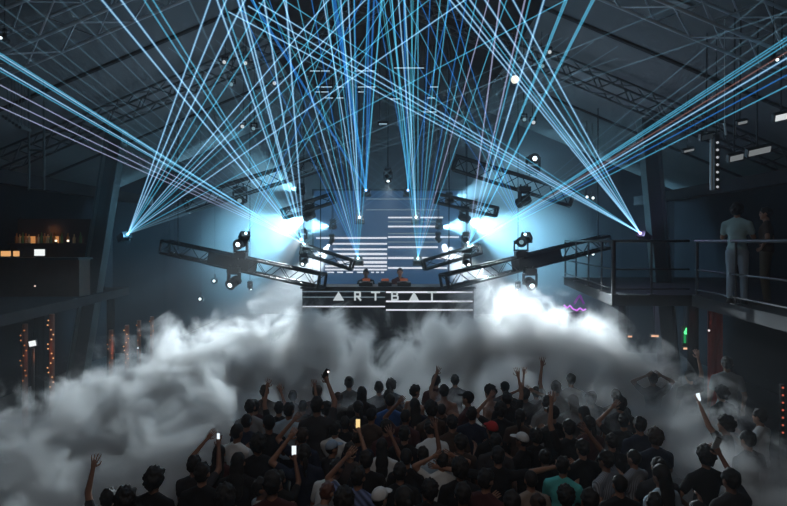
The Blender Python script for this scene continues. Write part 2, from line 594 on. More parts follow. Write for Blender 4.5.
# clusters of glinting lamps on the bay truss near the roof
LAMPCAN = mat('lamp_can', (0.2, 0.2, 0.2), 0.3, 0.8)
for px, py, lit, label in ((225, 62, 1, 'bright little lamp under the left roof, highest of the cluster'),
                           (246, 63, 1, 'little lamp under the left roof, beside the highest one'),
                           (275, 83, 1, 'little lamp nearest the middle under the left roof'),
                           (232, 84, 0, 'unlit lamp can with a painted lens glow under the left roof'),
                           (243, 126, 1, 'little lamp low in the cluster under the left roof'),
                           (254, 128, 0, 'unlit lamp can with a painted lens glow low in the cluster under the left roof'),
                           (549, 52, 1, 'bright little lamp under the right roof, highest of the cluster'),
                           (514, 79, 2, 'large bright yellowish white lamp under the right roof'),
                           (533, 122, 1, 'little lamp low in the cluster under the right roof'),
                           (542, 66, 0, 'unlit lamp can with a painted lens glow under the right roof'),
                           (524, 119, 0, 'unlit lamp can with a painted lens glow low in the cluster under the right roof')):
    c = P(px, py, 13.0)
    k = 1.2 if lit == 2 else 0.55
    t = thing('can_lamp', c, label, 'lamp', 'can lamps under the roof')
    d = Vector((0.1 if px < 393 else -0.1, -1, -0.35))
    MB().lathe([(0.06 * k, -0.2 * k), (0.1 * k, -0.12 * k), (0.11 * k, 0.1 * k), (0.12 * k, 0.16 * k), (0.09 * k, 0.16 * k)], c, d, 14).build('housing', LAMPCAN, t)
    MB().box(c + Vector((0, 0.02, 0.2 * k)), (0.26 * k, 0.05, 0.03)).box(c + Vector((0.12 * k, 0.02, 0.1 * k)), (0.02, 0.05, 0.2 * k)).box(
        c + Vector((-0.12 * k, 0.02, 0.1 * k)), (0.02, 0.05, 0.2 * k)).build('bracket', BLACKMETAL, t)
    MB().tube(c + Vector((0, 0.02, 0.2 * k)), Vector((c.x, c.y + 0.02, roof_z(c.x) - 0.01)), 0.008, n=5).build('hanger', BLACKMETAL, t)
    MB().lathe([(0.085 * k, 0.15 * k), (0.07 * k, 0.17 * k)], c, d, 14).build(
        'lens', glow('lens_yellowish', (1, 0.98, 0.85), 1.0) if lit == 2 else (glow('lens_can', (0.9, 0.97, 1), 0.6) if lit else LENSDIM), t)  # unlit cans have a faint glow painted into the lens

# ------------------------------------------------------------------ LED battens hung over the stage
for px, py, w, why in ((411, 6, 24, 'topmost, right of the middle'), (398, 16, 6, 'short, below the topmost'), (409, 68, 30, 'long dim, right of the middle'),
                       (320, 71, 20, 'left end of the upper row'), (365, 71, 20, 'middle of the upper row'), (324, 87, 16, 'left end of the bright row'),
                       (340, 87, 7, 'short, second of the bright row'), (367, 87, 18, 'third of the bright row'), (322, 92, 13, 'under the left end of the bright row'),
                       (329, 98, 8, 'left end of the lower row'), (340, 98, 7, 'second of the lower row'), (361, 92, 6, 'short, below the third of the bright row'),
                       (395, 99, 9, 'middle of the lower row'), (431, 98, 8, 'right end of the lower row'), (383, 124, 8, 'lowest, in the middle'),
                       (434, 87, 8, 'right end of the bright row'), (430, 112, 14, 'low on the right')):
    Y = 16.4
    c = P(px, py, Y)
    L = w * Y / F
    t = thing('led_batten', c, 'thin white LED batten hung over the stage, %s' % why, 'stage light', 'LED battens over the stage')
    MB().box(c + Vector((0, 0.05, 0.03)), (L + 0.08, 0.1, 0.09)).build('housing', BLACKMETAL, t)
    MB().box(c, (L, 0.02, 0.028)).build('light_strip', glow('batten_light', (0.55, 0.82, 1.0), 0.45 if py in (68, 124, 112) else 0.6), t)
    h = MB()
    for q in (-1, 1):
        h.tube(c + Vector((q * L * 0.4, 0.05, 0.07)), Vector((c.x + q * L * 0.4, Y + 0.05, roof_z(c.x) - 0.1)), 0.008, n=5)
    h.build('hanger', BLACKMETAL, t)

# ------------------------------------------------------------------ stage, LED wall and booth
structure('stage_floor', MB().box((0, 17.6, 0.75), (12.0, 6.4, 1.5)), mat('stage_black', (0.006, 0.006, 0.007), 0.9, bump=0.05, spec=0.05))
STRIPE = glow('stripe_white', (0.86, 0.9, 1.0), 0.95)
STRIPEDIM = glow('stripe_pale', (0.5, 0.68, 0.8), 0.28)
STRIPERED = glow('stripe_rose', (0.75, 0.35, 0.35), 0.30)
SCREEN = mat('screen_haze_blue', (0.006, 0.008, 0.012), 0.35, emit=(0.012, 0.075, 0.19), strength=0.6)  # blue haze in front of the black panel is painted as emission
YS = 18.0
pa, pb = P(313, 190, YS), P(462, 286, YS)
scr = thing('led_screen', ((pa.x + pb.x) / 2, YS, pb.z), 'tall black LED wall, haze blue painted in, with white horizontal stripes behind the booth', 'screen')
MB().box(((pa.x + pb.x) / 2, YS + 0.1, (pa.z + pb.z) / 2), (pb.x - pa.x, 0.16, pa.z - pb.z)).build('panel', SCREEN, scr)
fr = MB()
for x in (pa.x, pb.x):
    fr.box((x, YS + 0.1, (pa.z + pb.z) / 2), (0.06, 0.2, pa.z - pb.z + 0.06))
for z in (pa.z, pb.z):
    fr.box(((pa.x + pb.x) / 2, YS + 0.1, z), (pb.x - pa.x, 0.2, 0.06))
fr.build('frame', BLACKMETAL, scr)
lg = MB()
for x in (pa.x + 0.3, (pa.x + pb.x) / 2, pb.x - 0.3):
    lg.box((x, YS + 0.15, (1.5 + pb.z) / 2), (0.1, 0.1, pb.z - 1.5))
lg.build('support_frame', BLACKMETAL, scr)
st = MB()


def stripe(x0, x1, y, h, mi=0, Y=YS):
    a, b = P(x0, y - h / 2, Y), P(x1, y + h / 2, Y)
    st.box(((a.x + b.x) / 2, Y + 0.012, (a.z + b.z) / 2), (b.x - a.x, 0.012, a.z - b.z), mi=mi)


for y, x0, h in ((238, 316, 1.7), (243.8, 331, 1.7), (249.3, 333, 1.7), (254, 334, 2.2), (258.2, 340, 2.0), (262.3, 337, 2.6), (266.2, 325, 2.0), (269.6, 325, 1.6)):
    stripe(x0, 387, y, h)
for x0, x1 in ((327, 334), (337, 343), (346, 353), (357, 363), (366, 369), (371, 374), (376, 379), (381, 384)):
    stripe(x0, x1, 272.3, 1.2)
for y, x1, h in ((217.5, 443, 1.4), (226.5, 438, 1.6), (237, 459, 1.6), (247.2, 438, 1.8), (258, 452, 2.0), (268, 447, 1.8)):
    stripe(388, x1, y, h)
for y in (221.8, 233.6, 242):
    stripe(388, 440, y, 1.0, 1)
for y in (199, 209.8):
    stripe(366, 440, y, 0.8, 1)
stripe(363, 383, 287 - 0.8, 1.0, 2)
stripe(388, 412, 286.2, 1.0, 2)
st.build('stripes', [STRIPE, STRIPEDIM, STRIPERED], scr)

# DJ booth: its lit front carries stripes and six letters
YB = 15.6
qa, qb = P(302, 289, YB), P(474, 313, YB)
bo = thing('dj_booth', ((qa.x + qb.x) / 2, YB, 1.5), 'wide black DJ booth with white lettering and stripes on its lit front', 'booth')
MB().box(((qa.x + qb.x) / 2, YB + 0.5, 1.5 + (qa.z - 1.5) / 2), (qb.x - qa.x, 0.9, qa.z - 1.5)).build('body', mat('booth_black', (0.008, 0.009, 0.013), 0.4), bo)
MB().box(((qa.x + qb.x) / 2, YB + 0.5, qa.z + 0.03), (qb.x - qa.x + 0.1, 1.0, 0.06)).build('worktop', BLACKPLASTIC, bo)
st = MB()
for x0, x1, y, h, mi in ((301, 385, 291.6, 0.9, 1), (299, 385, 297.2, 1.0, 1), (299, 385, 306.6, 1.1, 0), (386, 473, 292.2, 1.6, 0), (386, 473, 301.4, 1.6, 0), (386, 473, 310, 1.4, 0)):
    stripe(max(x0, 302.5), min(x1, 473.5), y, h, mi, YB + 0.02)
st.build('stripes', [STRIPE, STRIPEDIM], bo)
# letters as strokes: A without its bar (a solid triangle), R, T, B, A, T
LETTERS = []
YL = YB + 0.015


def gl(poly):
    n = len(poly)
    vs = []
    for dy in (0, 0.03):
        for x, y in poly:
            p = P(x, y, YL)
            vs.append((p.x, YL - 0.01 + dy, p.z))
    LETTERS[-1].add(vs, [tuple(range(n))[::-1], tuple(range(n, 2 * n))] + [(i, (i + 1) % n, n + (i + 1) % n, n + i) for i in range(n)])


def bar(x0, y0, x1, y1, w=1.7):
    dx, dy = x1 - x0, y1 - y0
    L = math.hypot(dx, dy)
    nx, ny = -dy / L * w / 2, dx / L * w / 2
    gl([(x0 + nx, y0 + ny), (x1 + nx, y1 + ny), (x1 - nx, y1 - ny), (x0 - nx, y0 - ny)])


TOP, BOT = 291.5, 300.5
def letter():
    LETTERS.append(MB())


letter(); gl([(338.5, TOP), (344, BOT), (333, BOT)])
letter(); bar(355, TOP, 355, BOT); bar(354.5, TOP + 0.8, 360, TOP + 0.8); bar(354.5, TOP + 5, 360, TOP + 5); bar(360, TOP + 0.3, 360, TOP + 5.6); bar(357.5, TOP + 5, 361, BOT)
letter(); bar(371, TOP + 0.8, 380, TOP + 0.8); bar(375.5, TOP, 375.5, BOT)
letter(); bar(392, TOP, 392, BOT); bar(397.2, TOP + 1, 397.2, TOP + 4); bar(397.8, TOP + 4.8, 397.8, BOT - 0.8)
for yy in (TOP + 0.8, TOP + 4.4, BOT - 0.8):
    bar(391.5, yy, 397.6, yy, 1.5)
letter(); gl([(414, TOP), (419, BOT), (409, BOT)])
letter(); bar(427.5, TOP + 0.8, 436.5, TOP + 0.8); bar(432, TOP, 432, BOT)
for lm in LETTERS:
    lm.build('letter', glow('letter_white', (0.82, 0.93, 0.97), 0.62), bo)

# decks on the booth
for x, label in ((366, 'black media player on the left of the booth top'), (385, 'black mixer in the middle of the booth top'), (404, 'black media player on the right of the booth top')):
    p = P(x, 288, YB + 0.45)
    z = qa.z + 0.06
    t = thing('dj_deck', (p.x, YB + 0.45, z), label, 'music player', 'players on the booth top')
    MB().box((p.x, YB + 0.45, z + 0.05), (0.38, 0.42, 0.1)).build('body', BLACKPLASTIC, t)
    MB().lathe([(0.13, 0), (0.13, 0.02), (0.11, 0.03)], (p.x, YB + 0.4, z + 0.1), (0, 0, 1), 20).build('jog_wheel', BLACKMETAL, t)
    MB().box((p.x, YB + 0.62, z + 0.14), (0.22, 0.02, 0.1)).build('display', glow('deck_display', (0.7, 0.2, 0.1), 0.25), t)

# ------------------------------------------------------------------ laser projectors and their beams
BW = beam_mat('beam_white', (0.50, 0.82, 1.0), 0.27)
BS = beam_mat('beam_sheath', (0.02, 0.24, 0.60), 0.12)
BC = beam_mat('beam_cyan', (0.10, 0.55, 0.84), 0.25)
BB = beam_mat('beam_blue', (0.02, 0.22, 0.70), 0.26)
BG = beam_mat('beam_teal', (0.05, 0.42, 0.55), 0.20)
BL = beam_mat('beam_lilac', (0.55, 0.60, 0.92), 0.22)
BD = beam_mat('beam_dim', (0.22, 0.46, 0.62), 0.07)
BR = beam_mat('beam_rose', (0.75, 0.35, 0.30), 0.10)


def run_to_wall(o, d):
    """how far a beam flies before it meets roof, wall or floor"""
    t = 60.0
    for s in (-1, 1):
        den = d.z + SLOPE * s * d.x
        if den > 1e-6:
            q = (RIDGE - 0.13 - SLOPE * s * o.x - o.z) / den
            if q > 0.3:
                t = min(t, q)
        if d.x * s > 1e-6:
            t = min(t, (s * HALF - o.x) / d.x)
    if d.z < -1e-6:
        t = min(t, (0.02 - o.z) / d.z)
    if d.y > 1e-6:
        t = min(t, (Y1 - 0.02 - o.y) / d.y)
    elif d.y < -1e-6:
        t = min(t, (Y0 + 0.02 - o.y) / d.y)
    return t


def laser(src, label, beams, glowcol=(0.5, 0.85, 1.0), point=0, hang=True):
    """beams: (px, py, depth, material, radius)"""
    o = P(*src)
    t = thing('laser_projector', o + Vector((0, 0.12, -0.12)), label, 'laser', 'laser projectors')
    mean = Vector((0, 0, 0))
    for b in beams:
        mean += (P(*b[:3]) - o).normalized()
    r = lookrot(mean)
    hb = MB().box(o - mean.normalized() * 0.17, (0.24, 0.28, 0.16), r)
    for q in range(6):
        hb.box(o + r @ Vector((0, -0.28 + q * 0.04, 0.085)), (0.22, 0.012, 0.02), r)
    hb.build('housing', BLACKPLASTIC, t)
    MB().box(o - mean.normalized() * 0.17 + Vector((0, 0, -0.12)), (0.3, 0.06, 0.04)).box(o - mean.normalized() * 0.17 + Vector((0.14, 0, -0.06)), (0.02, 0.06, 0.14)).box(
        o - mean.normalized() * 0.17 + Vector((-0.14, 0, -0.06)), (0.02, 0.06, 0.14)).build('bracket', BLACKMETAL, t)
    MB().lathe([(0.035, -0.03), (0.035, 0.0), (0.02, 0.01)], o, mean, 12).build('aperture', glow('laser_lens_%s' % src[0], glowcol, 4.0), t)
    for px, py, Y, m, rad in beams:
        d = (P(px, py, Y) - o).normalized()
        L = run_to_wall(o, d)
        ray = MB().tube(o, o + d * L, rad * 0.8, rad * 0.9, 6, caps=False)
        if m is BW:            # a white core in a blue sheath
            ray.tube(o, o + d * L, rad * 1.7, rad * 1.9, 6, mi=1, caps=False)
            ray.build('beam', [m, BS], t)
        else:
            ray.build('beam', m, t)
    if point:
        lamp('laser_spill', 'POINT', o - Vector((0, 0.12, 0)) + mean.normalized() * 0.05, point, glowcol, size=0.03, parent=t)
    return t


r1, r2 = 0.0105, 0.014


def mixb(i, pat):
    return {'w': BW, 'c': BC, 'b': BB, 't': BG, 'l': BL, 'd': BD, 'r': BR}[pat[i % len(pat)]]


def ext(sx, sy, x, y, ty=0):
    """carry a line from the source through a seen point on to the height ty"""
    return (sx + (x - sx) * (sy - ty) / (sy - y), ty)


# outer left, fanning up over the stage to the right
sx, sy = 128, 234
B = []
for i, x in enumerate((164.5, 171.7, 180, 188.4, 197.4)):
    q = ext(sx, sy, x, 130)
    B.append((q[0], q[1], 9.0, BW if i < 3 else BC, r2 * 0.9))
for i, y in enumerate((150, 157, 163, 168, 178, 184)):
    q = ext(sx, sy, 200, y)
    B.append((q[0], q[1], 9.5, mixb(i, 'wcwccw'), r1))
for i, (x, y) in enumerate(((200, 195.5), (200, 204), (200, 209.7))):
    B.append((x + 60 * 1, y - 60 * (sy - y) / 72, 12, mixb(i, 'cdd'), r1))
for i, (x, y) in enumerate(((440, 93), (440, 104), (440, 122))):
    B.append((x, y, 13, mixb(i, 'ddd'), r1))
laser((128, 234, 14.0), 'laser projector at the foot of the left raking column, fanning cyan beams up right', B, (0.2, 0.65, 1.0), 20)
# outer right
sx, sy = 640, 233
B = []
for i, x in enumerate((450, 457, 463, 470, 485, 500, 513)):
    B.append((x, 0, 9.0, mixb(i, 'wwcwwcw'), r2 * 0.95))
for i, (x, y) in enumerate(((400, 88), (400, 94), (400, 99), (400, 104), (400, 109), (400, 76))):
    B.append((x, y, 12.5, mixb(i, 'wwcwdc'), r2 * 0.9))
laser((640, 233, 14.0), 'laser projector with a violet glow at the right raking column, fanning beams up left', B, (0.55, 0.45, 1.0), 12)
# left wing, fanning up left over the audience
B = []
for i, (x, m) in enumerate(((102, BW), (121, BW), (144, BC), (153, BC), (217, BW), (223, BC), (238, BW), (242, BW), (264, BW), (286, BW), (189, BD))):
    B.append((x, 0, 8.0, m, r2))
for i, (y, m) in enumerate(((40, BD), (53, BC), (55, BW), (58, BC), (68, BW), (71, BC), (85, BL), (97, BL), (107, BL), (20, BD), (5, BD))):
    B.append((0, y, 8.2, m, r1))
for x in (25, 60, 80):
    B.append((x, 0, 8.0, BD, r1))
for y in (118, 130, 142, 152):
    B.append((450, y, 14, BD, r1))
laser((304, 244, 16.4), 'laser projector on the left wing, fanning beams up left over the audience', B, (0.6, 0.9, 1), 14)
# right wing
B = []
for i, (x, m) in enumerate(((500, BL), (525, BL), (530, BC), (544, BW), (565, BC), (567, BC), (592, BC), (594, BC))):
    B.append((x, 0, 8.0, m, r2))
for i, (y, m) in enumerate(((37, BC), (40, BC), (44, BC), (52, BR), (58, BW), (66, BC), (75, BB), (86, BC), (10, BD), (24, BD), (-20, BD))):
    B.append((787, y, 8.2, m, r1 * 1.15))
for y in (118, 130, 142, 152):
    B.append((326, y, 14, BD, r1))
laser((468, 246, 16.4), 'laser projector on the right wing, fanning beams up right over the audience', B, (0.6, 0.9, 1), 14)
# inner four beside the middle
B = []
for i, x in enumerate((298, 306, 314, 321, 328, 335, 342, 349, 356, 363, 370)):
    q = ext(358, 258, x, 130)
    B.append((q[0], q[1], 10, mixb(i, 'bcbwcbcbctc'), r1 * 1.1))
laser((358, 258, 16.9), 'laser projector at the lower left of the screen, fanning blue beams straight up', B, (0.6, 0.9, 1), 8)
B = []
for i, x in enumerate((345, 348.5, 352, 355, 357.5, 363)):
    q = ext(359.5, 217, x, 130)
    B.append((q[0], q[1], 10, mixb(i, 'wcwwbb'), r1 * 1.1))
laser((359.5, 217, 17.1), 'laser projector high at the left of the screen, sending a narrow bundle up', B, (0.8, 0.9, 1), 5)
B = []
for i, x in enumerate((401, 405, 411, 418, 424, 429, 433, 442, 447, 453, 462)):
    q = ext(418, 258, x, 130)
    B.append((q[0], q[1], 10, mixb(i, 'cctcbccbclc'), r1 * 1.1))
laser((418, 258, 16.9), 'laser projector at the lower right of the screen, fanning blue beams straight up', B, (0.6, 0.9, 1), 8)
B = []
for i, x in enumerate((402, 405.5, 409, 411.5, 414, 400)):
    q = ext(416, 217, x, 130)
    B.append((q[0], q[1], 10, mixb(i, 'tcwwcb'), r1 * 1.1))
laser((416, 217, 17.1), 'laser projector high at the right of the screen, sending a narrow bundle up', B, (0.8, 0.9, 1), 5)
# thick blue shafts over the middle
B = [(334, 0, 10, BB, 0.045), (338, 0, 10, BG, 0.02), (369, 0, 10, BB, 0.02), (374, 0, 10, BB, 0.02), (381, 0, 10, BC, 0.012), (252, 0, 10, BB, 0.03), (266, 0, 10, BG, 0.014)]
B = [(x, y, Y, m, r) for x, y, Y, m, r in B]
laser((366, 190, 17.4), 'laser projector above the screen, sending thick blue shafts up left', B, (0.3, 0.5, 1), 0)
B = [(413, 0, 10, BG, 0.016), (418, 0, 10, BC, 0.014), (450, 0, 10, BB, 0.014), (404, 0, 10, BB, 0.018), (392, 0, 10, BC, 0.013)]
laser((408, 190, 17.4), 'laser projector above the screen, sending teal shafts up right', B, (0.3, 0.5, 1), 0)
# crossing beams from the outer heads
B = [(419, 0, 10, BB, 0.012), (449, 0, 10, BB, 0.012), (403, 0, 10, BC, 0.009), (436, 0, 10, BC, 0.009), (376, 0, 10, BB, 0.010)]
laser((525, 234, 15.0), 'laser projector beside the lamp on the low right truss, crossing beams up left', B, (0.6, 0.9, 1), 3)
B = [(322, 0, 10, BC, 0.010), (345, 0, 10, BC, 0.009), (362, 0, 10, BB, 0.012), (388, 0, 10, BC, 0.009), (402, 0, 10, BC, 0.009)]
laser((246, 233, 15.0), 'laser projector beside the lamp on the low left truss, crossing beams up right', B, (0.6, 0.9, 1), 3)

# ------------------------------------------------------------------ galleries at both sides
DECK = mat('deck_concrete', (0.03, 0.031, 0.034), 0.85, var=0.3, vscale=2.0, bump=0.08, spec=0.2)
RAIL = mat('rail_steel', (0.055, 0.053, 0.056), 0.5, 0.4)
DZ = 3.1
right_poly = [(5.25, 4.0), (6.05, 11.4), (4.45, 11.45), (5.15, 17.0), (10.5, 17.0), (10.5, 4.0)]
structure('slab_right', MB().prism(right_poly, DZ - 0.22, DZ), DECK)
left_poly = [(-7.2, 9.0), (-7.9, 16.8), (-10.5, 16.8), (-10.5, 9.0)]
LZ = 2.82
structure('slab_left', MB().prism(left_poly, LZ - 0.22, LZ), DECK)
structure('trim_11', MB().box((-8.7, 12.5, 5.62), (0.3, 15, 0.3)), SEAM)
structure('trim_12', MB().box((8.7, 12.5, 5.62), (0.3, 15, 0.3)), SEAM)
for k2, (x, y) in enumerate(((6.3, 8.3), (6.5, 12.2), (6.6, 16.2), (-7.7, 9.6), (-8.2, 13.0), (-8.3, 16.5))):
    tag(MB().tube((x, y, 0), (x, y, (DZ if x > 0 else LZ) - 0.22), 0.11, n=14).build('column_%d' % (k2 + 1), WALL), kind='structure')


def railing(name, pts, label, posts, mid=3.62, top=4.2):
    t = thing(name, Vector((pts[0][0], pts[0][1], DZ)), label, 'railing', 'railings of the right gallery')
    a, b = Vector((*pts[0], 0)), Vector((*pts[1], 0))
    up = Vector((0, 0, 1))
    MB().tube(a + up * top, b + up * top, 0.03, n=10).build('top_rail', RAIL, t, True)
    MB().tube(a + up * mid, b + up * mid, 0.018, n=8).build('mid_rail', RAIL, t, True)
    MB().tube(a + up * (DZ + 0.12), b + up * (DZ + 0.12), 0.018, n=8).build('bottom_rail', RAIL, t, True)
    for q, rad in posts:
        p = a.lerp(b, q)
        MB().box((p.x, p.y, DZ + 0.01), (0.14, 0.14, 0.02)).tube(p + up * DZ, p + up * top, rad, n=8).build('post', RAIL, t)
    return t


railing('gallery_railing', ((5.33, 4.0), (6.1, 11.35)), 'steel railing of the near right gallery, with two people behind it',
        ((0.02, 0.03), (0.27, 0.03), (0.52, 0.045), (0.78, 0.022), (0.99, 0.03)))
railing('gallery_railing', ((6.05, 11.5), (4.5, 11.5)), 'short cross railing where the right gallery steps out', ((0.5, 0.025),))
railing('gallery_railing', ((4.5, 11.5), (5.2, 17.0)), 'steel railing of the far right gallery beside the stage', ((0.0, 0.05), (0.18, 0.022), (0.42, 0.022), (0.7, 0.022), (1.0, 0.03)))

# bar on the left gallery
WOOD = mat('bar_wood', (0.07, 0.035, 0.02), 0.5, bump=0.1, bscale=20, var=0.4, spec=0.2)
AMBER = mat('bottle_amber', (0.55, 0.22, 0.05), 0.15)
CLEARG = mat('bottle_pale', (0.7, 0.5, 0.25), 0.12)
GREENG = mat('bottle_green', (0.10, 0.22, 0.06), 0.15)
t = thing('back_bar', (-9.3, 15.4, LZ), 'wooden back bar with a warm lit shelf on the left gallery', 'bar shelf')
MB().box((-9.3, 15.55, LZ + 0.64), (2.4, 0.3, 1.28)).build('cabinet', WOOD, t)
MB().box((-9.3, 15.45, 4.12), (2.4, 0.34, 0.04)).build('shelf', WOOD, t)
MB().box((-9.3, 15.72, LZ + 1.0), (2.4, 0.04, 2.0)).build('back_panel', mat('bar_mirror', (0.12, 0.08, 0.06), 0.25, 0.6), t)
for x0, x1 in ((-10.35, -9.95), (-9.72, -9.3)):
    MB().box(((x0 + x1) / 2, 15.60, 4.235), (x1 - x0, 0.03, 0.19)).build('light_strip', glow('shelf_light', (1.0, 0.42, 0.13), 0.5), t)
lamp('bar_light', 'POINT', (-9.9, 15.0, 4.5), 0.6, (1.0, 0.5, 0.2), size=0.15, parent=t)


def bottle_mesh(m, h):
    return MB().lathe([(0.038, 0), (0.04, 0.02), (0.04, h * 0.6), (0.015, h * 0.75), (0.013, h), (0.016, h + 0.004)], (0, 0, 0), (0, 0, 1), 12).mesh('bottle', m, smooth=True)


BM = [bottle_mesh(AMBER, 0.27), bottle_mesh(CLEARG, 0.24), bottle_mesh(GREENG, 0.29)]
BN = ['amber', 'pale gold', 'green']
k = 0
for x0, n, where in ((-10.34, 5, 'lit group'), (-9.74, 6, 'second group'), (-9.1, 4, 'dim group')):
    for i in range(n):
        o = bpy.data.objects.new('bottle', BM[(i + k) % 3])
        C.objects.link(o)
        o.location = (x0 + i * (0.085 if n > 4 else 0.17), 15.42, 4.14)
        cnt = ['first', 'second', 'third', 'fourth', 'fifth', 'sixth'][i]
        tag(o, '%s bottle on the left bar shelf, %s from the left in the %s' % (BN[(i + k) % 3], cnt, where), 'bottle', 'bottles on the lit bar shelf')
    k += 1
for px, label in ((68, 'small white lamp at the end of the bar shelf'), (56, 'small white lamp in the middle of the bar shelf')):
    c = P(px, 242, 15.3)
    c.z = 4.14
    t = thing('candle_lamp', c, label, 'lamp', 'small lamps on the bar shelf')
    MB().lathe([(0.04, 0), (0.045, 0.03), (0.03, 0.04)], c, (0, 0, 1), 12).build('base', BLACKMETAL, t)
    MB().ball(c + Vector((0, 0, 0.065)), 0.032, sub=2).build('bulb', glow('bulb_warm', (1, 0.85, 0.65), 1.6), t, True)
t = thing('bar_counter', (-9.1, 14.2, LZ), 'dark bar counter on the left gallery', 'counter')
MB().box((-9.1, 14.2, LZ + 0.46), (2.6, 0.5, 0.92)).build('body', WOOD, t)
MB().box((-9.1, 14.15, LZ + 0.94), (2.7, 0.66, 0.05)).build('worktop', BLACKPLASTIC, t)
for px, w, label in ((5, 9, 'wide added panel for the warm glow on the bar counter'), (15.5, 5, 'narrow added panel for the warm glow on the bar counter')):
    c = P(px, 259, 13.95)
    c.z = LZ + 0.965
    t = thing('counter_glow', c, label, 'glow panel', 'glow panels on the bar counter')
    W = w * 13.95 / F
    MB().box(c + Vector((0, 0, 0.015)), (W, 0.14, 0.03)).build('base', BLACKPLASTIC, t)
    MB().box(c + Vector((0, 0.03, 0.10)), (W * 0.94, 0.06, 0.13)).build('lit_panel', glow('counter_glow_light', (1.0, 0.52, 0.2), 0.8), t)  # glowing panel added to imitate the warm patches on the counter
c = P(40, 261, 13.9)
c.z = LZ + 0.965
t = thing('monitor', c, 'small bright white monitor on the left gallery bar counter', 'monitor')
MB().box(c + Vector((0, 0, 0.01)), (0.16, 0.12, 0.02)).tube(c, c + Vector((0, 0, 0.06)), 0.015).build('stand', BLACKPLASTIC, t)
MB().box(c + Vector((0, 0, 0.13)), (0.30, 0.03, 0.2)).build('housing', BLACKPLASTIC, t)
MB().box(c + Vector((0, -0.017, 0.13)), (0.26, 0.006, 0.16)).build('screen', glow('monitor_white', (0.95, 1.0, 1.0), 1.0), t)
c = P(33, 348, 11.0)
t = thing('monitor', Vector((c.x, c.y, 0)), 'tilted bright white till screen on the ground floor under the left gallery', 'monitor')
MB().tube((c.x, c.y, 0), (c.x, c.y, c.z), 0.03).box((c.x, c.y, 0.02), (0.3, 0.3, 0.04)).build('stand', BLACKPLASTIC, t)
rt = Matrix.Rotation(-0.2, 3, 'Y')
MB().box(c + Vector((0, 0, 0.09)), (0.17, 0.03, 0.14), rt).build('housing', BLACKPLASTIC, t)
MB().box(c + Vector((0, -0.018, 0.09)), (0.135, 0.006, 0.105), rt).build('screen', MATS['monitor_white'], t)

# posts with warm strings of bulbs on the ground floor, left
BULB = glow('string_bulb', (1.0, 0.34, 0.12), 0.42)
BULBHOT = glow('string_bulb_hot', (1.0, 0.45, 0.18), 0.9)
for px, ya, yb, Y, hot, label in ((25, 330, 380, 11.0, 0, 'post with a faint warm string of bulbs, beside the till screen'),
                                  (52, 320, 386, 11.4, 1, 'post with the brightest warm string of bulbs, first right of the till screen'),
                                  (111, 335, 362, 13.2, 0, 'post with warm bulbs, left of the pair nearest the left smoke'),
                                  (127, 330, 362, 13.6, 1, 'post with bright warm bulbs, right of the pair nearest the left smoke'),
                                  (139, 325, 340, 14.2, 0, 'faint lit post just left of the farthest one'),
                                  (152, 321, 335, 14.8, 0, 'faintest lit post, farthest towards the stage on the left')):
    pt, pb = P(px, ya, Y), P(px, yb, Y)
    t = thing('light_post', (pt.x, Y, 0), label, 'light', 'lit posts under the left gallery')
    MB().tube((pt.x, Y, 0), (pt.x, Y, pt.z + 0.12), 0.05, n=12).box((pt.x, Y, 0.02), (0.3, 0.3, 0.04)).build('pole', mat('post_copper', (0.16, 0.06, 0.035), 0.5, 0.4), t, False)
    n = int((pt.z - pb.z) / 0.085)
    st2 = MB()
    for i in range(n):
        z = pb.z + (pt.z - pb.z) * i / max(1, n - 1)
        a = i * 1.3
        st2.ball((pt.x + 0.06 * math.sin(a), Y - 0.055 - 0.01 * math.cos(a), z), 0.017, sub=1)
    st2.build('bulb_string', BULBHOT if hot else BULB, t)
    if hot:
        lamp('post_light', 'POINT', (pt.x, Y - 0.4, (pt.z + pb.z) / 2), 2.0, (1, 0.3, 0.12), size=0.1, parent=t)
for px, py, Y, label in ((35, 286, 13.9, 'tiny reddish lamp low on the left gallery front'), (138, 348, 13.8, 'tiny white lamp at the lit posts on the left')):
    c = P(px, py, Y)
    t = thing('indicator_lamp', c, label, 'lamp')
    MB().box(c + Vector((0, 0.03, 0)), (0.07, 0.05, 0.07)).tube(c + Vector((0, 0.03, 0)), (c.x, c.y + 0.03, 0 if px > 100 else c.z + 0.2), 0.012, n=6).build('housing', BLACKPLASTIC, t)
    MB().ball(c, 0.022, sub=2).build('bulb', glow('bulb_%d' % px, (1, 0.7, 0.6) if px < 100 else (0.9, 0.95, 1), 0.9), t)

# right side under the gallery: green neon figures, warm strip lamps, red lit cloth
Y = 12.4
c = P(690, 346, Y)
t = thing('neon_sign', Vector((c.x, Y, c.z)), 'small green neon sign under the right gallery', 'sign')
MB().box((c.x, Y + 0.06, c.z + 0.17), (0.30, 0.05, 0.52)).tube((c.x - 0.1, Y + 0.06, c.z + 0.4), (c.x - 0.1, Y + 0.06, DZ - 0.21), 0.01, n=6).tube((c.x + 0.1, Y + 0.06, c.z + 0.4), (c.x + 0.1, Y + 0.06, DZ - 0.21), 0.01, n=6).build('board', BLACKPLASTIC, t)


def neon(pts, m):
    for a, b in zip(pts, pts[1:]):
        m.tube(P(*a, Y), P(*b, Y), 0.022, n=8)


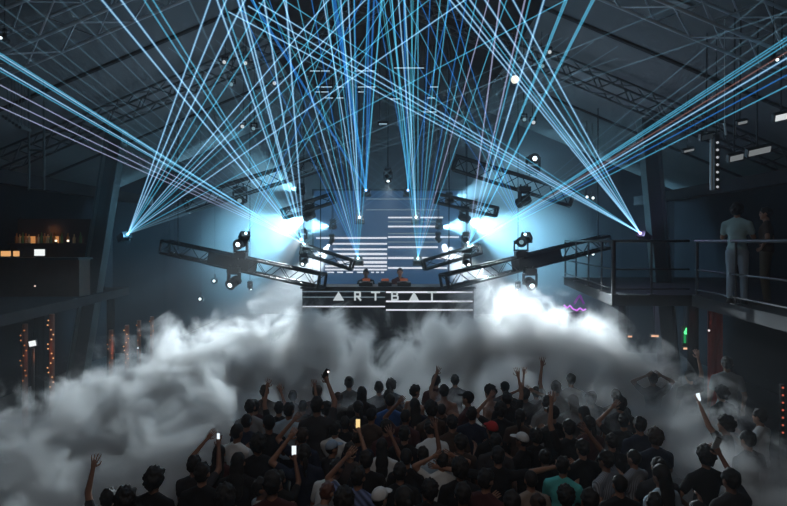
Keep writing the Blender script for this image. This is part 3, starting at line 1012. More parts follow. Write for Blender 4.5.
g = MB()
neon([(687, 328), (684.6, 333.4), (689.5, 333.4)], g); neon([(688, 328.5), (688, 343)], g)
neon([(690.2, 328.6), (693, 328.6), (693, 332), (691.2, 332.4), (693, 333.5), (693, 343)], g)
g.build('neon_tubes', glow('neon_green', (0.12, 1.0, 0.32), 1.5), t)
g = MB()
neon([(684.8, 335), (684.8, 343)], g); neon([(690.4, 334), (690.4, 343)], g)
g.build('side_tubes', glow('neon_green_dim', (0.02, 0.55, 0.16), 0.5), t)
lamp('neon_light', 'POINT', (c.x, Y - 0.25, c.z + 0.3), 1.2, (0.1, 1, 0.35), size=0.1, parent=t)
for px, py, w, Yq, label in ((688, 348.5, 9, 12.3, 'warm strip lamp just below the green neon sign'), (655, 336, 7, 13.2, 'warm strip lamp left of the green neon sign'),
                             (630, 336.5, 4, 14.0, 'short warm strip lamp at the right end of the smoke')):
    c = P(px, py, Yq)
    t = thing('strip_lamp', c, label, 'lamp', 'warm strip lamps under the right gallery')
    MB().box(c + Vector((0, 0.03, 0)), (w * Yq / F + 0.04, 0.05, 0.07)).tube(c + Vector((0, 0.03, 0)), (c.x, c.y + 0.03, DZ - 0.21), 0.008, n=6).build('housing', BLACKPLASTIC, t)
    MB().box(c, (w * Yq / F, 0.02, 0.04)).build('light_strip', glow('warm_strip', (1.0, 0.55, 0.32), 0.95), t)
c = P(709, 330.5, 12.3)
t = thing('indicator_lamp', c, 'tiny white lamp right of the green neon sign', 'lamp')
MB().box(c + Vector((0, 0.03, 0)), (0.07, 0.05, 0.07)).tube(c + Vector((0, 0.03, 0)), (c.x, c.y + 0.03, DZ - 0.21), 0.008, n=6).build('housing', BLACKPLASTIC, t)
MB().ball(c, 0.024, sub=2).build('bulb', glow('bulb_white', (0.95, 0.85, 0.85), 0.9), t)
pa, pb = P(708, 310, 12.9), P(722, 352, 12.9)
m = MB()
n = 14
vs = []
for i in range(n + 1):
    x = pa.x + (pb.x - pa.x) * i / n
    for z in (0.0, pa.z):
        for dy in (0, 0.02):
            vs.append((x, 12.9 + 0.03 * math.sin(i * 1.7) + dy, z))
fs = []
for i in range(n):
    a, b = i * 4, (i + 1) * 4
    fs += [(a, b, b + 2, a + 2), (a + 1, a + 3, b + 3, b + 1), (a + 2, b + 2, b + 3, a + 3), (a, a + 1, b + 1, b)]
fs += [(0, 2, 3, 1), (n * 4, n * 4 + 1, n * 4 + 3, n * 4 + 2)]
m.add(vs, fs)
o = m.build('curtain', mat('red_cloth', (0.35, 0.03, 0.02), 0.85, bump=0.2), base=(pa.x, 12.9, 0))
tag(o, 'dim red curtain hanging under the right gallery', 'curtain')
lamp('red_light', 'SPOT', (6.3, 11.9, 2.7), 4, (1, 0.12, 0.06), (7.1, 12.9, 1.6), size=0.1, angle=70)
c = P(783, 322, 9.0)
t = thing('light_strip', Vector((c.x, c.y, 0)), 'vertical strip of faint red lights at the right edge under the gallery', 'light')
MB().box((c.x, c.y + 0.03, 0.95), (0.06, 0.04, 1.9)).build('backing', BLACKPLASTIC, t)
m = MB()
for i in range(7):
    m.ball((c.x, c.y, 1.85 - i * 0.12), 0.018, sub=1)
m.build('bulbs', glow('bulb_red', (1, 0.2, 0.12), 0.5), t)

# violet lamp on the floor of the far gallery
Y = 16.4
t = thing('violet_lamp', P(576, 318, Y), 'coiled violet lamp tube glowing beside the right end of the stage', 'lamp')
m = MB()
pts = [(564, 305), (567, 308), (570, 305.5), (573, 309), (577, 310.5), (580, 308), (583, 310.5), (586, 309)]
for a, b in zip(pts, pts[1:]):
    m.tube(P(*a, Y), P(*b, Y), 0.022, n=8)
m.build('tube', glow('violet_neon', (0.75, 0.2, 0.95), 1.0), t)
m = MB()
pts = [(574, 304), (577, 299), (580, 295), (582, 300), (584, 304)]
for a, b in zip(pts, pts[1:]):
    m.tube(P(*a, Y), P(*b, Y), 0.03, n=8)
m.build('upper_tube', glow('violet_neon_dim', (0.28, 0.03, 0.42), 0.4), t)
bx = P(576, 314, Y)
MB().box((bx.x, Y + 0.08, (bx.z + 1.2) / 2 + 0.05), (0.7, 0.1, bx.z - 1.2)).tube((bx.x, Y + 0.08, 0), (bx.x, Y + 0.08, bx.z), 0.05).build('stand', BLACKPLASTIC, t)
lamp('violet_light', 'POINT', P(577, 302, Y - 0.3), 14, (0.6, 0.12, 1.0), size=0.15, parent=t)

# fixtures under the right eave
GREYLIT = glow('panel_grey', (0.55, 0.6, 0.62), 0.30)
WHITELIT = glow('panel_white', (0.9, 0.95, 0.97), 0.75)
for px, py, w, h, Y, g, label in ((735, 157, 13, 5.5, 9.4, GREYLIT, 'small pale flood panel under the right eave, left of the longer one'),
                                  (758, 150.5, 22, 6, 9.4, GREYLIT, 'longer pale flood panel under the right eave'),
                                  (782, 116, 17, 6, 9.0, WHITELIT, 'bright white flood panel under the right eave at the edge of the roof'),
                                  (741, 122, 9, 2.5, 9.6, GREYLIT, 'slim pale flood panel highest under the right eave'),
                                  (688, 150, 10, 2, 13.0, GREYLIT, 'slim faint flood panel farther along the right eave'),
                                  (707, 136, 13, 5, 10.4, mat('lamp_grey', (0.45, 0.48, 0.47), 0.4), 'grey unlit flood panel above the hanging pole on the right')):
    c = P(px, py, Y)
    W, H = w * Y / F, h * Y / F
    rt = Matrix.Rotation(-0.22, 3, 'Y').to_3x3() @ Matrix.Rotation(0.5, 3, 'X').to_3x3()
    t = thing('flood_lamp', c, label, 'lamp', 'flood panels under the right eave')
    MB().box(c, (W + 0.04, 0.08, H + 0.04), rt).build('housing', BLACKMETAL, t)
    MB().box(c + rt @ Vector((0, -0.045, 0)), (W, 0.012, H), rt).build('light_panel', g, t)
    top = Vector((c.x, c.y, roof_z(c.x) - 0.02))
    MB().tube(c + Vector((0, 0.03, 0.02)), top, 0.014, n=6).build('hanger', RAIL, t)
c = P(711.5, 190, 10.4)
tag(MB().tube(c, P(711.5, 139, 10.4), 0.03, n=10).build('hanging_pole', mat('pole_pale', (0.5, 0.52, 0.52), 0.4, 0.3), base=c), 'pale pole hanging below the grey flood panel on the right', 'pole')
c = P(717.5, 190, 10.2)
t = thing('led_strip', c, 'hanging black strip with a row of small white lights on the right', 'light')
c2 = P(717.5, 134, 10.2)
MB().box((c.x, 10.24, (c.z + c2.z) / 2), (0.09, 0.05, c2.z - c.z)).tube((c.x, 10.24, c2.z), (c.x, 10.24, roof_z(c.x) - 0.02), 0.008, n=5).build('backing', BLACKPLASTIC, t)
m = MB()
for i in range(7):
    m.ball(P(717.5, 142.5 + 7.4 * i, 10.2), 0.026, sub=1)
m.build('lights', glow('strip_dot', (0.75, 0.8, 0.85), 0.55), t)
for px, label in ((724.5, 'left of two short pale hooks hanging under the right eave'), (735, 'right of two short pale hooks hanging under the right eave')):
    a, b = P(px, 123, 9.8), P(px + (1.5 if px < 730 else -0.5), 135, 9.8)
    tag(MB().tube(a, b, 0.02, n=8).tube(a, Vector((a.x, a.y, roof_z(a.x) - 0.01)), 0.008, n=5).build('hook', MATS['pole_pale'], base=b), label, 'hook', 'hooks under the right eave')
# hanging frame under the left eave
t = thing('hanging_rig', P(36, 190, 11.5), 'slim steel frame hanging under the left eave', 'frame')
m = MB()
for px in (29, 44):
    a, b = P(px, 190, 11.5), P(px, 126, 11.5)
    m.tube(a, Vector((a.x, a.y, roof_z(a.x) - 0.02)), 0.022, n=8)
m.build('rods', MATS['column_steel'], t)
m = MB().tube(P(29, 189, 11.5), P(44, 189, 11.5), 0.02, n=8).tube(P(29, 150, 11.5), P(44, 150, 11.5), 0.02, n=8)
m.build('crossbar', MATS['column_steel'], t)
m = MB()
for i in range(6):
    p = P(8 + i * 3.4, 118 + i * 2.2, 11.0)
    m.box(p, (0.05, 0.3, 0.05)).tube(p, Vector((p.x, p.y, roof_z(p.x) - 0.02)), 0.008, n=5)
tag(m.build('hanging_bracket', MATS['column_steel'], base=P(16, 123, 11)), 'row of small steel brackets under the left eave', 'bracket')

# ------------------------------------------------------------------ people
DG = None


def voxel(mb, size, smooth=3, ratio=0.35):
    """one continuous surface out of overlapping forms"""
    o = bpy.data.objects.new('tmp', mb.mesh('tmp', []))
    C.objects.link(o)
    r = o.modifiers.new('r', 'REMESH')
    r.mode = 'VOXEL'
    r.voxel_size = size
    if smooth:
        s = o.modifiers.new('s', 'SMOOTH')
        s.factor = 0.5
        s.iterations = smooth
    if ratio < 1:
        d = o.modifiers.new('d', 'DECIMATE')
        d.ratio = ratio
    dg = bpy.context.evaluated_depsgraph_get()
    me = bpy.data.meshes.new_from_object(o.evaluated_get(dg), depsgraph=dg)
    old = o.data
    bpy.data.objects.remove(o)
    bpy.data.meshes.remove(old)
    out = MB()
    out.add([v.co.copy() for v in me.vertices], [tuple(p.vertices) for p in me.polygons])
    bpy.data.meshes.remove(me)
    return out


SKIN = mat('skin', (0.30, 0.16, 0.105), 0.6)
SKINW = mat('skin_tanned', (0.20, 0.10, 0.065), 0.6)
EYEMAT = mat('eye_dark', (0.02, 0.015, 0.012), 0.2)
LIP = mat('lips', (0.22, 0.06, 0.05), 0.5)

ARM = {   # elbow, wrist for the right arm (x positive), local to a 1.75 m figure facing +Y
    'down': ((0.25, -0.03, 1.14), (0.25, 0.08, 0.90)),
    'up': ((0.25, 0.06, 1.70), (0.21, 0.10, 1.96)),
    'upout': ((0.34, 0.08, 1.63), (0.44, 0.16, 1.86)),
    'reach': ((0.20, 0.18, 1.64), (0.08, 0.30, 1.86)),
    'bent': ((0.40, 0.06, 1.55), (0.19, 0.10, 1.80)),
    'phone': ((0.23, 0.20, 1.52), (0.16, 0.32, 1.76)),
    'fwd': ((0.24, 0.08, 1.16), (0.13, 0.29, 1.28)),
    'head': ((0.38, 0.02, 1.58), (0.15, -0.03, 1.70)),
    'out': ((0.47, 0.03, 1.44), (0.72, 0.10, 1.46)),
    'hip': ((0.40, -0.06, 1.20), (0.22, 0.03, 1.06)),
}
SH = (0.178, -0.01, 1.395)


def flip(p, s):
    return Vector((p[0] * s, p[1], p[2]))


def bend(v, lean):
    """lean the upper body forward about the hip"""
    if not lean or v.z < 0.95:
        return v
    a = -lean
    y, z = v.y, v.z - 0.95
    return Vector((v.x, y * math.cos(a) - z * math.sin(a), 0.95 + y * math.sin(a) + z * math.cos(a)))


def hand(mb_palm, fingers, wrist, d, s, curl, spread):
    """palm into one builder, five fingers into the other"""
    d = d.normalized()
    side = d.cross(Vector((0, 1, 0)))
    if side.length < 0.2:
        side = d.cross(Vector((1, 0, 0)))
    side.normalize()
    if side.x * s < 0:
        side = -side          # towards the little finger for a raised hand
    nrm = side.cross(d).normalized()
    if nrm.y < 0:
        nrm = -nrm            # palm faces forward
    rot = Matrix((side, nrm, d)).transposed()
    mb_palm.ball(wrist + d * 0.05, (0.042, 0.018, 0.056), rot=rot)
    for i, (off, ln) in enumerate(((-0.030, 0.068), (-0.010, 0.078), (0.010, 0.072), (0.029, 0.056))):
        root = wrist + d * 0.072 + side * off
        d1 = (d + side * off * spread + nrm * curl * 0.5).normalized()
        mid = root + d1 * (0.028 + ln * 0.5)
        d2 = (d1 + nrm * curl).normalized()
        tip = mid + d2 * ln * 0.5
        fingers.tube(root, mid, 0.0098, 0.009, 6).tube(mid, tip, 0.009, 0.0065, 6).ball(mid, 0.009, sub=1).ball(tip, 0.0065, sub=1)
    root = wrist + d * 0.03 - side * 0.03
    mid = root + (d * 0.6 - side * 0.8 + nrm * 0.25).normalized() * 0.042
    tip = mid + (d * 0.9 - side * 0.25 + nrm * 0.3).normalized() * 0.034
    fingers.tube(root, mid, 0.012, 0.0105, 6).tube(mid, tip, 0.0105, 0.0075, 6).ball(mid, 0.0105, sub=1).ball(tip, 0.0075, sub=1)


def make_body(left, right, lean=0.0, shirt_len=0.62):
    b, fi, sh = MB(), MB(), MB()
    # torso
    b.ball((0, 0.0, 1.30), (0.165, 0.105, 0.20)).ball((0, 0.0, 1.10), (0.138, 0.098, 0.17)).ball((0, -0.01, 0.95), (0.158, 0.112, 0.13))
    for s in (-1, 1):
        b.capsule((0, -0.014, 1.475), (s * 0.15, -0.01, 1.40), 0.042, 0.042)
    b.capsule((0, -0.012, 1.42), (0, 0.0, 1.56), 0.056, 0.05)
    # head
    b.ball((0, 0.0, 1.655), (0.076, 0.094, 0.098), sub=3).ball((0, 0.03, 1.60), (0.06, 0.066, 0.078)).ball((0, 0.07, 1.548), (0.03, 0.026, 0.024))
    b.ball((0, 0.094, 1.618), (0.014, 0.022, 0.024)).ball((0, 0.078, 1.672), (0.055, 0.02, 0.016))
    for s in (-1, 1):
        b.ball((s * 0.079, -0.005, 1.628), (0.012, 0.022, 0.034))
    # legs
    for s in (-1, 1):
        b.capsule((s * 0.088, 0, 0.90), (s * 0.10, 0.02, 0.49), 0.088, 0.055)
        b.capsule((s * 0.10, 0.02, 0.49), (s * 0.108, -0.02, 0.09), 0.054, 0.036)
        b.capsule((s * 0.108, -0.03, 0.04), (s * 0.118, 0.12, 0.03), 0.034, 0.028)
    sh.ball((0, 0.0, 1.30), (0.172, 0.120, 0.19)).ball((0, 0.0, 1.10), (0.158, 0.116, 0.19)).ball((0, -0.01, 0.97), (0.172, 0.126, 0.11))
    for s in (-1, 1):
        sh.capsule((s * 0.028, -0.016, 1.466), (s * 0.155, -0.01, 1.398), 0.062, 0.062)
    hands = {}
    for s, pose in ((-1, left), (1, right)):
        e, w = flip(ARM[pose][0], s), flip(ARM[pose][1], s)
        so = flip(SH, s)
        b.capsule(so, e, 0.05, 0.039)
        b.capsule(e, w, 0.040, 0.026)
        b.ball(so, 0.054)
        d = (w - e).normalized()
        if pose in ('up', 'upout', 'reach'):
            hand(b, fi, w, d, s, 0.25, 9)
        elif pose == 'down':
            hand(b, fi, w, (d + Vector((0, 0, -0.4))).normalized(), s, 0.5, 2)
        else:
            hand(b, fi, w, d, s, 0.7, 3)
        hands[s] = w + d * 0.09
        sh.capsule(so, so.lerp(e, shirt_len), 0.066, 0.058)
    for m in (b, fi, sh):
        m.v = [bend(v, lean) for v in m.v]
    out = voxel(b, 0.0145, 3, 0.30)
    out.add(fi.v, fi.f, 0)
    face = MB()
    for s in (-1, 1):
        face.ball((s * 0.031, 0.080, 1.645), (0.013, 0.010, 0.009), sub=1, mi=1)
    face.ball((0, 0.086, 1.583), (0.023, 0.008, 0.007), sub=1, mi=2)
    face.v = [bend(v, lean) for v in face.v]
    out.add(face.v, face.f, 0)
    nf = len(face.f)
    n3 = nf // 3
    out.mi[-nf:-n3] = [1] * (nf - n3)
    out.mi[-n3:] = [2] * n3
    shirt = voxel(sh, 0.02, 3, 0.4)
    return {'body': out.mesh('body', [SKIN, EYEMAT, LIP], smooth=True), 'shirt': shirt.mesh('shirt', [BLACKPLASTIC], smooth=True),
            'hands': {k: bend(v, lean) for k, v in hands.items()}, 'lean': lean}


POSES = {
    'stand': make_body('down', 'down'),
    'fwd': make_body('fwd', 'fwd'),
    'right_up': make_body('down', 'up'),
    'left_up': make_body('up', 'fwd'),
    'right_reach': make_body('down', 'reach'),
    'left_reach': make_body('reach', 'down'),
    'both_up': make_body('upout', 'up'),
    'phone_right': make_body('fwd', 'phone'),
    'phone_left': make_body('phone', 'down'),
    'head': make_body('head', 'head'),
    'bent_left': make_body('bent', 'down'),
    'hug': make_body('out', 'out'),
    'hip': make_body('hip', 'hip'),
    'lean': make_body('fwd', 'fwd', lean=0.5),
}
# garments and hair shared by all
tr = MB()
tr.ball((0, -0.01, 0.95), (0.168, 0.122, 0.13))
for s in (-1, 1):
    tr.capsule((s * 0.088, 0, 0.90), (s * 0.10, 0.02, 0.49), 0.098, 0.07)
    tr.capsule((s * 0.10, 0.02, 0.49), (s * 0.108, -0.02, 0.12), 0.07, 0.058)
TROUSERS = voxel(tr, 0.022, 3, 0.3).mesh('trousers', [BLACKPLASTIC], smooth=True)
SHOES = []
for s in (-1, 1):
    m = MB()
    m.capsule((s * 0.108, -0.04, 0.05), (s * 0.118, 0.13, 0.04), 0.05, 0.04).box((s * 0.113, 0.045, 0.012), (0.095, 0.27, 0.024))
    SHOES.append(voxel(m, 0.016, 2, 0.3).mesh('shoe', [BLACKPLASTIC], smooth=True))


def hair_mesh(kind):
    m = MB()
    rr = {'short': (0.084, 0.102, 0.104), 'curly': (0.100, 0.118, 0.122), 'cropped': (0.080, 0.098, 0.101)}.get(kind, (0.086, 0.104, 0.106))
    m.ball((0, -0.006, 1.66), rr, sub=4)
    amp = {'short': 0.020, 'curly': 0.034, 'cropped': 0.005}.get(kind, 0.010)
    for i, v in enumerate(m.v):
        q = noise.noise(v * (30 if kind == 'curly' else 22)) * amp
        c = Vector((0, -0.006, 1.66))
        m.v[i] = v + (v - c).normalized() * q
    bm = bmesh.new()
    me = m.mesh('tmp', [])
    bm.from_mesh(me)
    bpy.data.meshes.remove(me)
    nrm = Vector((0, -0.95, 1)).normalized()
    bmesh.ops.bisect_plane(bm, geom=bm.verts[:] + bm.edges[:] + bm.faces[:], plane_co=(0, 0.0, 1.604 if kind != 'cropped' else 1.615), plane_no=nrm, clear_inner=True)
    bmesh.ops.holes_fill(bm, edges=[e for e in bm.edges if e.is_boundary])
    bm.verts.index_update()
    out = MB().add([v.co.copy() for v in bm.verts], [tuple(v.index for v in f.verts) for f in bm.faces])
    bm.free()
    if kind == 'long':
        l = MB()
        l.v, l.f, l.mi = list(out.v), list(out.f), list(out.mi)
        l.ball((0, -0.065, 1.57), (0.092, 0.05, 0.13)).ball((0, -0.09, 1.45), (0.10, 0.045, 0.13)).ball((0.03, -0.105, 1.33), (0.06, 0.03, 0.11)).ball((-0.035, -0.105, 1.34), (0.055, 0.03, 0.10))
        out = voxel(l, 0.012, 2, 0.4)
    if kind == 'bun':
        out.ball((0, -0.10, 1.735), (0.042, 0.042, 0.04), sub=2)
    if kind == 'ponytail':
        out.ball((0, -0.115, 1.66), (0.03, 0.04, 0.035)).ball((0, -0.14, 1.57), (0.034, 0.03, 0.09)).ball((0, -0.135, 1.46), (0.022, 0.02, 0.07))
    return out.mesh('hair', [BLACKPLASTIC], smooth=True)


HAIR = {k: hair_mesh(k) for k in ('short', 'curly', 'cropped', 'long', 'bun', 'ponytail')}


def cap_mesh():
    m = MB()
    m.ball((0, -0.004, 1.668), (0.089, 0.106, 0.10), sub=3)
    bm = bmesh.new()
    me = m.mesh('tmp', [])
    bm.from_mesh(me)
    bpy.data.meshes.remove(me)
    bmesh.ops.bisect_plane(bm, geom=bm.verts[:] + bm.edges[:] + bm.faces[:], plane_co=(0, 0, 1.672), plane_no=(0, -0.25, 1), clear_inner=True)
    bmesh.ops.holes_fill(bm, edges=[e for e in bm.edges if e.is_boundary])
    bm.verts.index_update()
    out = MB().add([v.co.copy() for v in bm.verts], [tuple(v.index for v in f.verts) for f in bm.faces])
    bm.free()
    out.ball((0, 0.12, 1.683), (0.072, 0.075, 0.008), sub=2)
    return out.mesh('cap', [BLACKPLASTIC], smooth=True)


CAP = cap_mesh()


def cloth(name, col, kind=None):
    if name in MATS:
        return MATS[name]
    m = mat(name, col, 0.9, bump=0.15, bscale=25, spec=0.2)
    if kind:
        nt = m.node_tree
        b = nt.nodes['Principled BSDF']
        tc = nt.nodes.new('ShaderNodeTexCoord')
        w = nt.nodes.new('ShaderNodeTexWave')
        w.bands_direction = 'X' if kind == 'stripe' else ('Z' if kind == 'band' else 'DIAGONAL')
        w.inputs['Scale'].default_value = 14 if kind == 'stripe' else 6
        nt.links.new(tc.outputs['Object'], w.inputs['Vector'])
        r = nt.nodes.new('ShaderNodeMix')
        r.data_type = 'RGBA'
        r.inputs[6].default_value = (*[c * 0.3 for c in col], 1)
        r.inputs[7].default_value = (*col, 1)
        nt.links.new(w.outputs[0], r.inputs[0])
        nt.links.new(r.outputs[2], b.inputs['Base Color'])
    return m


SHIRTS = {
    'black': cloth('cloth_black', (0.014, 0.014, 0.016)),
    'charcoal': cloth('cloth_charcoal', (0.035, 0.034, 0.038)),
    'maroon': cloth('cloth_maroon', (0.06, 0.022, 0.024)),
    'navy': cloth('cloth_navy', (0.015, 0.02, 0.04)),
    'brown': cloth('cloth_brown', (0.06, 0.04, 0.032)),
    'grey': cloth('cloth_grey', (0.20, 0.21, 0.22)),
    'white': cloth('cloth_white', (0.62, 0.66, 0.68)),
    'pale blue': cloth('cloth_pale_blue', (0.38, 0.50, 0.60)),
    'blue': cloth('cloth_blue', (0.03, 0.09, 0.26)),
    'blue checked': cloth('cloth_blue_checked', (0.18, 0.24, 0.45), 'check'),
    'turquoise': cloth('cloth_turquoise', (0.10, 0.50, 0.50)),
    'striped grey': cloth('cloth_striped', (0.34, 0.38, 0.44), 'stripe'),
    'beige': cloth('cloth_beige', (0.26, 0.22, 0.19)),
    'pink': cloth('cloth_pink', (0.34, 0.16, 0.20)),
    'teal grey': cloth('cloth_teal_grey', (0.30, 0.42, 0.42)),
}
HAIRCOL = {'black': mat('hair_black', (0.008, 0.007, 0.007), 0.75), 'brown': mat('hair_brown', (0.03, 0.017, 0.011), 0.75), 'reddish': mat('hair_reddish', (0.09, 0.03, 0.018), 0.5),
           'fair': mat('hair_fair', (0.16, 0.10, 0.06), 0.5)}
PANTS = [cloth('jeans_dark', (0.02, 0.025, 0.04)), cloth('trousers_black', (0.012, 0.012, 0.013)), cloth('trousers_khaki', (0.10, 0.085, 0.06))]
CAPCOL = {'cap blue grey': cloth('cap_blue_grey', (0.26, 0.34, 0.44)), 'cap white': cloth('cap_white', (0.55, 0.58, 0.6)), 'cap black': cloth('cap_black', (0.012, 0.012, 0.014)),
          'cap red light': cloth('cap_red_light', (0.4, 0.03, 0.03))}  # this red cap colour stands in for a small red light
SHOEMAT = mat('shoe_black', (0.02, 0.02, 0.02), 0.6)


def slot(o, m, i=0):
    o.material_slots[i].link = 'OBJECT'
    o.material_slots[i].material = m


PEOPLE = []          # (x, y) of everybody placed so far
NP = [0]


def person(x, y, z, scale, pose, shirt, hair, rotz, label, group=None, skin=None, haircol='black', cat='person', pants=None):
    NP[0] += 1
    t = thing('person', (x, y, z), label, cat, group)
    t.scale = (scale, scale, scale)
    t.rotation_euler = (0, 0, rotz)
    pz = POSES[pose]

    def put(name, me, m):
        o = bpy.data.objects.new(name, me)
        C.objects.link(o)
        o.parent = t
        slot(o, m)
        return o
    put('body', pz['body'], skin or (SKIN if NP[0] % 3 else SKINW))
    if shirt:
        put('shirt', pz['shirt'], SHIRTS[shirt])
    put('trousers', TROUSERS, pants or PANTS[NP[0] % 3])
    for s in SHOES:
        put('shoe', s, SHOEMAT)
    ln = pz['lean']

    def onhead(o):
        if ln:
            o.rotation_euler = (-ln, 0, 0)
            o.location = (0, 0.95 * -math.sin(ln), 0.95 - 0.95 * math.cos(ln))
            o.location = Vector((0, 0, 0.95)) - Matrix.Rotation(-ln, 3, 'X') @ Vector((0, 0, 0.95))
    if hair.startswith('cap'):
        onhead(put('cap', CAP, CAPCOL[hair]))
        onhead(put('hair', HAIR['cropped'], HAIRCOL[haircol]))
    elif hair != 'bald':
        onhead(put('hair', HAIR[hair], HAIRCOL[haircol]))
    PEOPLE.append((x, y))
    return t


def hand_point(t, pose, side):
    p = POSES[pose]['hands'][side] * t.scale[0]
    return t.location + Matrix.Rotation(t.rotation_euler.z, 3, 'Z') @ p


HT = 1.765


def place(px, top, pose, shirt, hair, rot, label, pref=None, **kw):
    """stand a person so that the top of the head is seen at (px, top)"""
    Yn = pref or (EYE - HT) * F / (top - 241)
    best = None
    for dy in (0, 0.12, -0.12, 0.25, -0.25, 0.4, -0.4, 0.55, -0.55, 0.7, -0.7):
        Y = Yn + dy
        sc = (EYE - (top - 241) * Y / F) / HT
        if not 0.86 <= sc <= 1.12 and pref is None:
            continue
        x = (px - 393.5) * Y / F
        dist = min([math.hypot(x - a, (Y - b)) for a, b in PEOPLE] or [9])
        if best is None or dist > best[0] + 1e-6:
            best = (dist, x, Y, sc)
        if dist > 0.44:
            break
    if best is None:
        best = (0, (px - 393.5) * Yn / F, Yn, (EYE - (top - 241) * Yn / F) / HT)
    _, x, Y, sc = best
    return person(x, Y, 0, sc, pose, shirt, hair, rot, label, **kw)


PHONE_ON = glow('phone_white', (0.86, 0.95, 1.0), 1.1)
PHONE_WARM = glow('phone_warm', (1.0, 0.72, 0.32), 1.0)
PHONE_FLASH = glow('phone_flash', (1.0, 0.9, 0.85), 2.5)


def phone(t, pose, side, label, screen=None, flash=False, tilt=0.0, k=1.0, yaw=0.0):
    """a phone held in the hand, its screen towards the holder"""
    c = hand_point(t, pose, side) + Vector((0, 0.0, 0.05))
    o = thing('phone', c - Vector((0, 0, 0.075 * k)), label, 'phone', 'phones held up in the crowd')
    r = Matrix.Rotation(yaw, 3, 'Z') @ Matrix.Rotation(tilt, 3, 'Y')
    MB().box(c, (0.076 * k, 0.012, 0.155 * k), r).box(c + r @ Vector((0.024 * k, 0.008, 0.055 * k)), (0.022, 0.006, 0.03), r).build('body', BLACKPLASTIC, o)
    if screen:
        MB().box(c + r @ Vector((0, -0.0075, 0)), (0.068 * k, 0.004, 0.142 * k), r).build('display', screen, o)
    if flash:
        MB().ball(c + r @ Vector((0.02, -0.009, 0.045)), 0.014, sub=2).build('flash', PHONE_FLASH, o)
    return o


